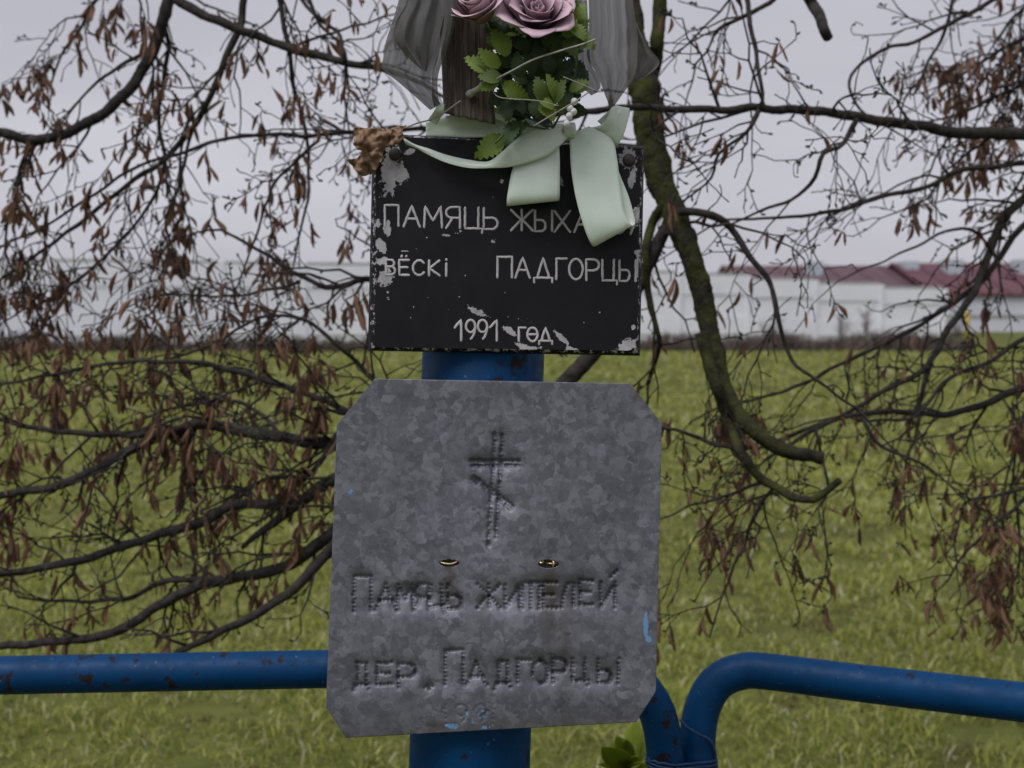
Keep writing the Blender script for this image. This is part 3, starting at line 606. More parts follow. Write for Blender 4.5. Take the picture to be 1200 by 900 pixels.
# ------------------------------------------------------------------ wooden board, ribbons, flowers
def wooden_board():
    root = empty('wooden_board', P(545, 140, 1.05)); tag(root, 'weathered grey brown wooden board end standing above the black plaque behind the roses', 'board')
    nx, ny = 50, 60; b = MB(); d0, d1 = 1.030, 1.0535
    def grid(dd, g):
        q = []
        for j in range(ny):
            t = j / (ny - 1)
            for i in range(nx):
                s = i / (nx - 1); yb = 133 + 13 * s + 1.2 * noise.noise(Vector((s * 9, 1, 2))); y = -110 + (yb + 110) * t; x = 514 + (y * .045) + 62 * s - y * .015 * s
                gr = g * (.0011 * noise.noise(Vector((s * 26 + .6 * noise.noise(Vector((y * .01, 0, 0))), y * .006, 3))) + .0006 * noise.noise(Vector((s * 60, y * .012, 8))))
                q.append(P(x, y, dd + gr + g * .004 * max(0, abs(s - .5) * 2 - .86) / .14))
        return q
    A, B_ = grid(d0, 1), grid(d1, 0); n = nx * ny; f = []
    for j in range(ny - 1):
        for i in range(nx - 1):
            a = j * nx + i; f.append((a, a + nx, a + nx + 1, a + 1)); f.append((n + a, n + a + 1, n + a + nx + 1, n + a + nx))
    rim = [i for i in range(nx)] + [j * nx + nx - 1 for j in range(1, ny)] + [(ny - 1) * nx + i for i in range(nx - 2, -1, -1)] + [j * nx for j in range(ny - 2, 0, -1)]
    for k in range(len(rim)): a, c = rim[k], rim[(k + 1) % len(rim)]; f.append((a, c, n + c, n + a))
    b.add(A + B_, f); b.build('plank', M['wood'], root)
    m = MB(); m.lathe(P(556, 117, 1.0305), -FWD, [(-.004, .003), (.001, .0026), (.0016, .002), (.0018, .0004)], 12); m.build('nail', M['iron'], root)
    return root
wooden_board()

def strip(pairs, n, k, name, mat, par, wav=0.0, wf=3.0, seed=0, thick=.0003, bulge=0.0):
    a = cromu([(p_[0][0], p_[0][1], p_[2]) for p_ in pairs], n); b_ = cromu([(p_[1][0], p_[1][1], p_[3] if len(p_) > 3 else p_[2]) for p_ in pairs], n); q = []
    uv = []
    for i in range(n):
        for j in range(k):
            s = j / (k - 1); x, y, d = a[i] * (1 - s) + b_[i] * s; t = i / (n - 1)
            d += -bulge * 4 * s * (1 - s) + wav * (math.sin(s * wf * 6.28 + seed + 1.3 * math.sin(t * 3 + seed)) * .6 + noise.noise(Vector((s * 5, t * 2.5, seed * 3.7))) + .5 * noise.noise(Vector((s * 13, t * 4, seed + 9))))
            q.append(P(x, y, d)); uv.append((s, t))
    m = MB(); f = [(i * k + j, (i + 1) * k + j, (i + 1) * k + j + 1, i * k + j + 1) for i in range(n - 1) for j in range(k - 1)]
    m.add(q, f); o = m.build(name, mat, par); ul = o.data.uv_layers.new(name='UVMap')
    for lp in o.data.loops: ul.data[lp.index].uv = uv[lp.vertex_index]
    if thick: solid(o, thick, 0)
    return o
def satin_ribbon():
    root = empty('satin_ribbon', P(668, 155, 1.05)); tag(root, 'pale green satin ribbon bow with loops hanging over the black plaque', 'ribbon')
    S = M['satin']
    strip([((667, 158), (690, 148), 1.050), ((668, 172), (716, 162), 1.044, 1.050), ((669, 195), (723, 185), 1.038, 1.046), ((674, 228), (727, 220), 1.033, 1.041), ((683, 262), (731, 246), 1.031, 1.037), ((691, 283), (737, 260), 1.034, 1.037), ((696, 289), (742, 264), 1.040, 1.041), ((698, 283), (744, 257), 1.046, 1.046), ((692, 250), (737, 231), 1.052, 1.050), ((686, 210), (727, 206), 1.055, 1.053), ((684, 180), (716, 175), 1.057)], 60, 14, 'hanging_loop', S, root, .0006, 1, 1, bulge=.002)
    strip([((606, 186), (655, 166), 1.046), ((600, 200), (656, 188), 1.040), ((596, 220), (656, 212), 1.037), ((594, 233), (656, 228), 1.037), ((594, 241), (655, 235), 1.041), ((595, 238), (655, 231), 1.047), ((598, 215), (656, 205), 1.053), ((602, 190), (654, 180), 1.056)], 46, 14, 'short_loop', S, root, .0005, 1, 2, bulge=.0015)
    strip([((664, 145), (667, 160), 1.048), ((648, 145), (655, 172), 1.040), ((628, 148), (640, 183), 1.036), ((606, 162), (618, 191), 1.035), ((588, 178), (596, 196), 1.038, 1.036), ((572, 189), (578, 197), 1.044, 1.040), ((548, 187), (550, 197), 1.049, 1.044), ((522, 181), (524, 191), 1.051, 1.046), ((502, 174), (503, 182), 1.052, 1.050), ((486, 169), (488, 174), 1.053), ((472, 161), (475, 169), 1.054)], 70, 10, 'tail', S, root, .0004, 1, 3, bulge=.001)
    strip([((690, 150), (722, 173), 1.056), ((705, 146), (726, 167), 1.050), ((712, 137), (733, 152), 1.046), ((716, 127), (737, 133), 1.048), ((722, 124), (737, 127), 1.054), ((712, 131), (730, 140), 1.060), ((700, 142), (716, 156), 1.062)], 40, 12, 'upright_loop', S, root, .001, 2, 4)
    strip([((499, 143), (499, 159), 1.055), ((522, 136), (524, 160), 1.055), ((548, 133), (550, 161), 1.056), ((575, 140), (578, 160), 1.056), ((600, 134), (600, 158), 1.055), ((625, 142), (626, 156), 1.052), ((655, 150), (655, 160), 1.051)], 50, 10, 'wrapped_band', S, root, .0008, 1, 5)
    strip([((574, 128), (573, 137), 1.034), ((588, 134), (586, 141), 1.036), ((603, 140), (600, 147), 1.040), ((622, 146), (620, 153), 1.045)], 20, 6, 'band_edge', S, root, 0, 1, 5)
    strip([((514, 120), (521, 122), 1.026), ((508, 131), (519, 133), 1.029), ((501, 141), (512, 146), 1.050)], 16, 6, 'tail_end', S, root, .0003, 1, 6)
    m = MB(); c = P(667, 154, 1.047)
    for k in range(5): m.sweep([c + Vector((-.004 + .002 * k, .001, -.007)), c + Vector((-.0035 + .0018 * k, -.005, 0)), c + Vector((-.004 + .002 * k, .001, .007))], [.0015, .0022, .0015], 8)
    m.build('knot', S, root)
satin_ribbon()
def organza_bow():
    root = empty('organza_bow', P(600, -20, 1.03)); tag(root, 'sheer grey brown organza bow with wide creased loops either side of the roses', 'ribbon'); S = M['organza']
    strip([((478, -90), (545, -90), 1.005), ((477, -40), (530, -40), 1.000), ((477, 0), (524, 0), .998), ((465, 24), (518, 28), .997), ((462, 46), (511, 54), .999), ((477, 66), (506, 71), 1.003), ((494, 82), (500, 84), 1.006)], 50, 30, 'left_loop', S, root, .0030, 2.5, 1, 0)
    strip([((478, -80), (538, -80), 1.016), ((474, -30), (528, -30), 1.015), ((464, 12), (522, 20), 1.014), ((453, 46), (514, 64), 1.014), ((449, 68), (508, 82), 1.012), ((448, 81), (505, 95), 1.012), ((464, 94), (507, 106), 1.013), ((484, 111), (512, 114), 1.016), ((504, 129), (517, 122), 1.022)], 44, 30, 'left_tail', S, root, .0030, 2.0, 2, 0)
    strip([((524, -60), (541, -60), .994), ((522, -20), (536, -20), .994), ((520, 25), (533, 25), .993), ((514, 58), (524, 58), .996), ((506, 88), (514, 86), 1.004), ((506, 112), (513, 108), 1.014), ((509, 126), (515, 120), 1.022)], 44, 12, 'left_edge_roll', S, root, .0025, 1, 3, 0)
    strip([((683, -90), (742, -90), 1.022), ((688, -30), (742, -30), 1.020), ((690, 5), (742, 5), 1.018), ((690, 40), (747, 38), 1.016), ((688, 66), (747, 60), 1.016), ((698, 84), (746, 80), 1.017), ((704, 98), (741, 95), 1.020), ((709, 111), (732, 107), 1.026), ((714, 124), (720, 124), 1.036)], 54, 30, 'right_loop', S, root, .0032, 2.2, 4, 0)
    strip([((738, 20), (745, 25), 1.028), ((740, 36), (752, 40), 1.029), ((741, 54), (762, 57), 1.030), ((742, 68), (773, 73), 1.031), ((742, 82), (761, 87), 1.031), ((738, 98), (742, 97), 1.031)], 34, 16, 'right_flap', S, root, .0018, 1.5, 5, 0)
    strip([((662, 0), (688, 0), 1.039), ((666, 40), (690, 38), 1.038), ((668, 76), (692, 72), 1.037), ((672, 92), (699, 86), 1.036), ((684, 104), (704, 100), 1.037), ((693, 112), (700, 108), 1.040)], 34, 16, 'right_tail', S, root, .0018, 1.5, 6, 0)
organza_bow()

# roses
def rose(par, c, axis, rad, mat, seed, rings):
    r = random.Random(seed); axis = axis.normalized(); u = axis.orthogonal().normalized(); v = axis.cross(u); o_ = empty('rose', c); o_.parent = par; o_.location = c - par.location
    for ri, (n, ln, pm, pl, wid) in enumerate(rings):       # petals, length, angle from the axis in the middle and at the lip, half width
        off = r.uniform(0, 6.28)
        for k in range(n):
            a0 = off + 6.283 * k / n + r.gauss(0, .15); na, nh = 15, 15; q = []; rim = []; sd_ = r.random() * 50; lk = ln * rad * r.uniform(.92, 1.08); pl_ = pl + r.gauss(0, 14); pm_ = pm + r.gauss(0, 5)
            prof = [(.03 * rad, -.55 * rad)]; N = 40
            for i in range(N):
                t = (i + .5) / N; ph = 75 + (pm_ - 75) * min(t / .38, 1) ** .7 if t < .62 else pm_ + (pl_ - pm_) * ((t - .62) / .38) ** 1.3
                ph = math.radians(ph); prof.append((prof[-1][0] + math.sin(ph) * lk / N, prof[-1][1] + math.cos(ph) * lk / N))
            for i in range(nh):
                for j in range(na):
                    sx = j / (na - 1) * 2 - 1; t = i / (nh - 1) * (1 - .16 * abs(sx) ** 1.6 + .03 * noise.noise(Vector((sx * 3 + sd_, 0, ri))))
                    f_ = t * N; i0_ = min(int(f_), N - 1); fr = f_ - i0_; pr = prof[i0_][0] * (1 - fr) + prof[i0_ + 1][0] * fr; ph = prof[i0_][1] * (1 - fr) + prof[i0_ + 1][1] * fr
                    w_ = wid * rad * (math.sin(math.pi * min(t * .78 + .06, .80)) ** .75); rw = max(pr, .30 * rad); a = a0 + sx * w_ / rw
                    wv = .05 * rad * noise.noise(Vector((sx * 1.6 + sd_, t * 2, ri))) * t
                    q.append(c + (u * math.cos(a) + v * math.sin(a)) * (pr + wv) + axis * (ph + wv * .8)); rim.append(t)
            m = MB(); m.add(q, [(i * na + j, i * na + j + 1, (i + 1) * na + j + 1, (i + 1) * na + j) for i in range(nh - 1) for j in range(na - 1)])
            p_ = m.build('petal', mat, None); p_.parent = o_; p_.location = -c; at = p_.data.attributes.new('rim', 'FLOAT', 'POINT'); at.data.foreach_set('value', rim); solid(p_, .0004, 0)
    return o_
def serrated_leaf():
    n = 9; q = [Vector((0, 0, 0))]; vv = [(0, 0, 0)]; L_ = []
    prof = [0, .15, .23, .28, .29, .26, .20, .12, 0]
    mid = [(0, i / (n - 1), .06 * math.sin(i / (n - 1) * 3.14) - .22 * (i / (n - 1)) ** 2) for i in range(n)]
    vv = list(mid); f = []
    def side(sg):
        st = len(vv); pts = [mid[0]]
        for i in range(1, n):
            y = i / (n - 1); w_ = prof[i]
            pts.append((sg * (w_ * .86), y - .085, .42 * w_ - .22 * y * y)); 
            if i < n - 1: pts.append((sg * (w_ * 1.08), y + .03, .52 * w_ - .22 * y * y))
        return pts
    for sg in (1, -1):
        p_ = side(sg); st = len(vv); vv.extend(p_[1:])
        def idx(k): return 0 if k == 0 else st + k - 1
        # fan: connect the toothed edge to the midrib
        k = 0
        for i in range(n - 1):
            e = [idx(min(2 * i, len(p_) - 1)), idx(min(2 * i + 1, len(p_) - 1)), idx(min(2 * i + 2, len(p_) - 1))]; e2 = []
            for z in e:
                if z not in e2: e2.append(z)
            face = [i] + [z for z in e2 if z != i] + [i + 1]; f.append(tuple(face if sg > 0 else face[::-1]))
    me = bpy.data.meshes.new('leaf'); me.from_pydata([(x, y, z) for x, y, z in vv], [], f); me.polygons.foreach_set('use_smooth', [True] * len(me.polygons)); return me
def bouquet():
    root = empty('artificial_bouquet', P(635, 140, 1.04)); tag(root, 'artificial bouquet of pink and mauve roses with serrated green leaves above the plaque', 'bouquet')
    back = -FWD
    rg = [(3, .95, -22, -5, .38), (4, 1.05, -8, 18, .5), (4, 1.25, 8, 48, .62), (5, 1.42, 24, 80, .72), (6, 1.6, 42, 108, .78)]
    rose(root, P(630, 17, 1.004), back * .80 + UP * .52 + RT * .10, .0275, M['rose'], 4, rg)
    rose(root, P(561, 7, 1.003), back * .62 - RT * .22 + UP * .30, .031, M['rosep'], 9, [(3, 1.0, -25, -10, .42), (4, 1.15, -10, 6, .6), (4, 1.35, 6, 30, .8), (4, 1.5, 30, 85, .85)])
    for (x, y, d) in ((632, -2, 1.012), (562, -8, 1.012)):
        m = MB(); m.sweep([P(*q) for q in crom([(x, y, d), (x * .6 + 250, 60, 1.03), (628, 110, 1.034), (645, 150, 1.046), (648, 168, 1.054)], 20)], .0016, 8); m.build('stem', M['stem'], root)
    leaf = serrated_leaf(); dark = leaf.copy(); leaf.materials.append(M['gleaf']); dark.materials.append(M['gdark'])
    r = random.Random(12)
    # tip x,y, base x,y, depth, dark?
    LV = [(545, 66, 575, 84, 1.0, 0), (560, 58, 586, 78, .998, 0), (578, 32, 594, 66, 1.0, 0), (561, 88, 588, 92, .998, 0), (562, 104, 584, 94, 1.0, 0), (571, 44, 598, 60, 1.004, 0), (618, 115, 590, 98, .998, 0), (606, 96, 590, 106, 1.0, 0),
          (628, 90, 640, 118, .998, 0), (644, 86, 650, 116, .998, 0), (660, 92, 648, 122, 1.0, 0), (630, 112, 648, 128, .999, 0), (688, 92, 668, 108, 1.0, 0), (688, 44, 666, 30, 1.004, 0), (697, 54, 676, 46, 1.006, 0), (668, 4, 662, 30, 1.0, 0), (674, 22, 662, 44, 1.004, 0),
          (676, 64, 662, 46, 1.004, 0), (690, 22, 674, 40, 1.012, 0), (672, -12, 664, 20, 1.01, 0), (684, 4, 672, 34, 1.014, 0), (558, 184, 590, 160, 1.022, 0), (618, 142, 594, 160, 1.020, 1), (592, 168, 606, 142, 1.019, 1), (610, 158, 598, 145, 1.024, 0), (596, 140, 592, 118, 1.01, 1),
          (650, 138, 634, 122, 1.004, 0), (668, 124, 650, 128, 1.006, 0), (614, 132, 604, 112, 1.008, 1), (636, 140, 622, 118, 1.01, 1), (640, 62, 648, 88, 1.006, 1), (654, 66, 644, 92, 1.008, 1), (604, 60, 612, 90, 1.010, 1), (618, 56, 622, 92, 1.012, 1), (636, 44, 632, 84, 1.016, 1), (598, 82, 618, 98, 1.012, 1)]
    for tx, ty, bx, by in ((590, 30, 612, 62), (612, 40, 622, 74), (640, 34, 636, 70), (660, 40, 650, 74), (580, 62, 604, 80), (676, 70, 652, 88), (600, 48, 626, 60), (668, 30, 648, 56), (684, 56, 660, 66), (622, 66, 640, 92), (588, 96, 612, 110), (576, 112, 602, 124), (600, 128, 622, 140), (646, 148, 622, 132), (676, 112, 654, 120), (606, 20, 616, 52), (648, 18, 640, 54), (628, 30, 630, 60)): LV.append((tx, ty, bx, by, r.uniform(1.012, 1.022), 1))
    for _ in range(60): 
        x, y = r.uniform(584, 680), r.uniform(0, 140); a = r.uniform(0, 6.28); l = r.uniform(24, 36); LV.append((x + math.cos(a) * l * .5, y + math.sin(a) * l * .5, x - math.cos(a) * l * .5, y - math.sin(a) * l * .5, r.uniform(1.016, 1.03), 1 if r.random() < .8 else 0))
    for tx, ty, bx, by, d, dk in LV:
        tip, bs = P(tx, ty, d - r.uniform(0, .006)), P(bx, by, d + r.uniform(.002, .008)); yv = tip - bs; s = yv.length * 1.0; yv.normalize()
        zv = (-FWD + RT * r.gauss(0, .35) + UP * r.gauss(.15, .35)); zv = (zv - yv * zv.dot(yv)).normalized(); xv = yv.cross(zv)
        o = bpy.data.objects.new('leaf', dark if dk else leaf); COL.objects.link(o); o.parent = root
        from mathutils import Matrix
        wd = s * r.uniform(.95, 1.25); o.matrix_local = Matrix.Translation(bs - root.location) @ Matrix((xv * wd, yv * s, zv * s)).transposed().to_4x4()
    for pts, rr in (([(648, 150, 1.03), (640, 120, 1.005), (645, 95, 1.0)], .0009), ([(648, 150, 1.03), (600, 120, 1.008), (585, 92, 1.0)], .0009), ([(648, 150, 1.04), (668, 110, 1.02), (676, 60, 1.006), (668, 10, 1.005)], .0010), ([(646, 152, 1.04), (604, 148, 1.022), (580, 168, 1.02)], .0009), ([(640, 130, 1.02), (590, 100, 1.005), (560, 75, 1.0)], .0009)):
        m = MB(); m.sweep([P(*q) for q in crom(pts, 14)], rr, 6); m.build('stem', M['stem'], root)
    for x, y in ((673, 119), (668, 127), (667, 136), (664, 145), (672, 131)):
        m = MB(); m.lathe(P(x, y, 1.004), UP, [(-.0032, .0003), (-.0027, .0017), (-.001, .003), (.001, .003), (.0027, .0017), (.0032, .0003)], 10); m.build('bead', M['bead'], root)
    st = empty('dry_stalk', P(560, 108, 1.02)); tag(st, 'thin dry grey stalk lying across the board and the leaves', 'stalk')
    m = MB(); q = crom([(548, 112, 1.026), (556, 107, 1.022), (566, 101, 1.015), (578, 96, 1.006), (583, 92, .998), (600, 83, .993), (625, 70, .990), (655, 60, .990), (682, 52, .994), (698, 46, 1.004)], 40); m.sweep([P(*z) for z in q], [.0030 * (1 + .2 * R.gauss(0, 1)) if z[0] < 579 else .0008 for z in q], 9); m.build('stalk', M['stalk'], st)
    m = MB(); m.sweep([P(*z) for z in crom([(575, 103, 1.008), (583, 113, .998), (600, 116, .994), (630, 118, .992), (655, 124, .994)], 24)], .0004, 5); m.build('fibre', M['stalk'], st)
    m = MB(); m.sweep([P(*z) for z in crom([(700, 107, .999), (680, 98, .996), (660, 90, .994)], 12)], .0004, 5); m.sweep([P(*z) for z in crom([(625, 148, 1.00), (650, 133, .997), (672, 120, .997), (690, 108, 1.0)], 16)], .0006, 5); m.build('fibre', M['stalk'], st)
bouquet()
def crumpled_leaf():
    root = empty('crumpled_leaf', P(437, 180, 1.045)); tag(root, 'crumpled brown dry leaf caught on the upper corner of the black plaque', 'leaf')
    outl = [(415, 148), (428, 150), (444, 150), (458, 152), (466, 149), (477, 146), (471, 154), (474, 162), (466, 168), (460, 171), (452, 170), (449, 180), (446, 190), (440, 200), (434, 205), (424, 206), (413, 196), (406, 186), (416, 186), (423, 181), (425, 177), (417, 175), (414, 168), (417, 160)]
    bm = bmesh.new(); vs_ = [bm.verts.new((x, -y, 0)) for x, y in outl]; bm.faces.new(vs_); bmesh.ops.triangulate(bm, faces=bm.faces[:])
    for _ in range(3): bmesh.ops.subdivide_edges(bm, edges=bm.edges[:], cuts=1, use_grid_fill=True)
    q = []
    for v in bm.verts:
        x, y = v.co.x, -v.co.y; z = 1.046 + .010 * noise.noise(Vector((x * .045, y * .05, 1))) + .0085 * noise.noise(Vector((x * .11, y * .13, 4))) + .003 * noise.noise(Vector((x * .35, y * .35, 9)))
        v.co = P(x + 2 * noise.noise(Vector((x * .2, y * .2, 2))), y + 2 * noise.noise(Vector((x * .2, y * .2, 6))), min(z, 1.0595))
    me = bpy.data.meshes.new('blade'); bm.to_mesh(me); bm.free(); me.materials.append(M['dryc']); me.polygons.foreach_set('use_smooth', [True] * len(me.polygons))
    o = bpy.data.objects.new('blade', me); COL.objects.link(o); child(o, root); solid(o, .0005, 0)
    m = MB(); m.sweep([P(*z) for z in crom([(474, 150, 1.045), (490, 144, 1.04), (505, 140, 1.034), (520, 132, 1.028), (540, 118, 1.024)], 20)], .0007, 6); m.build('petiole', M['stalk'], root)
crumpled_leaf()

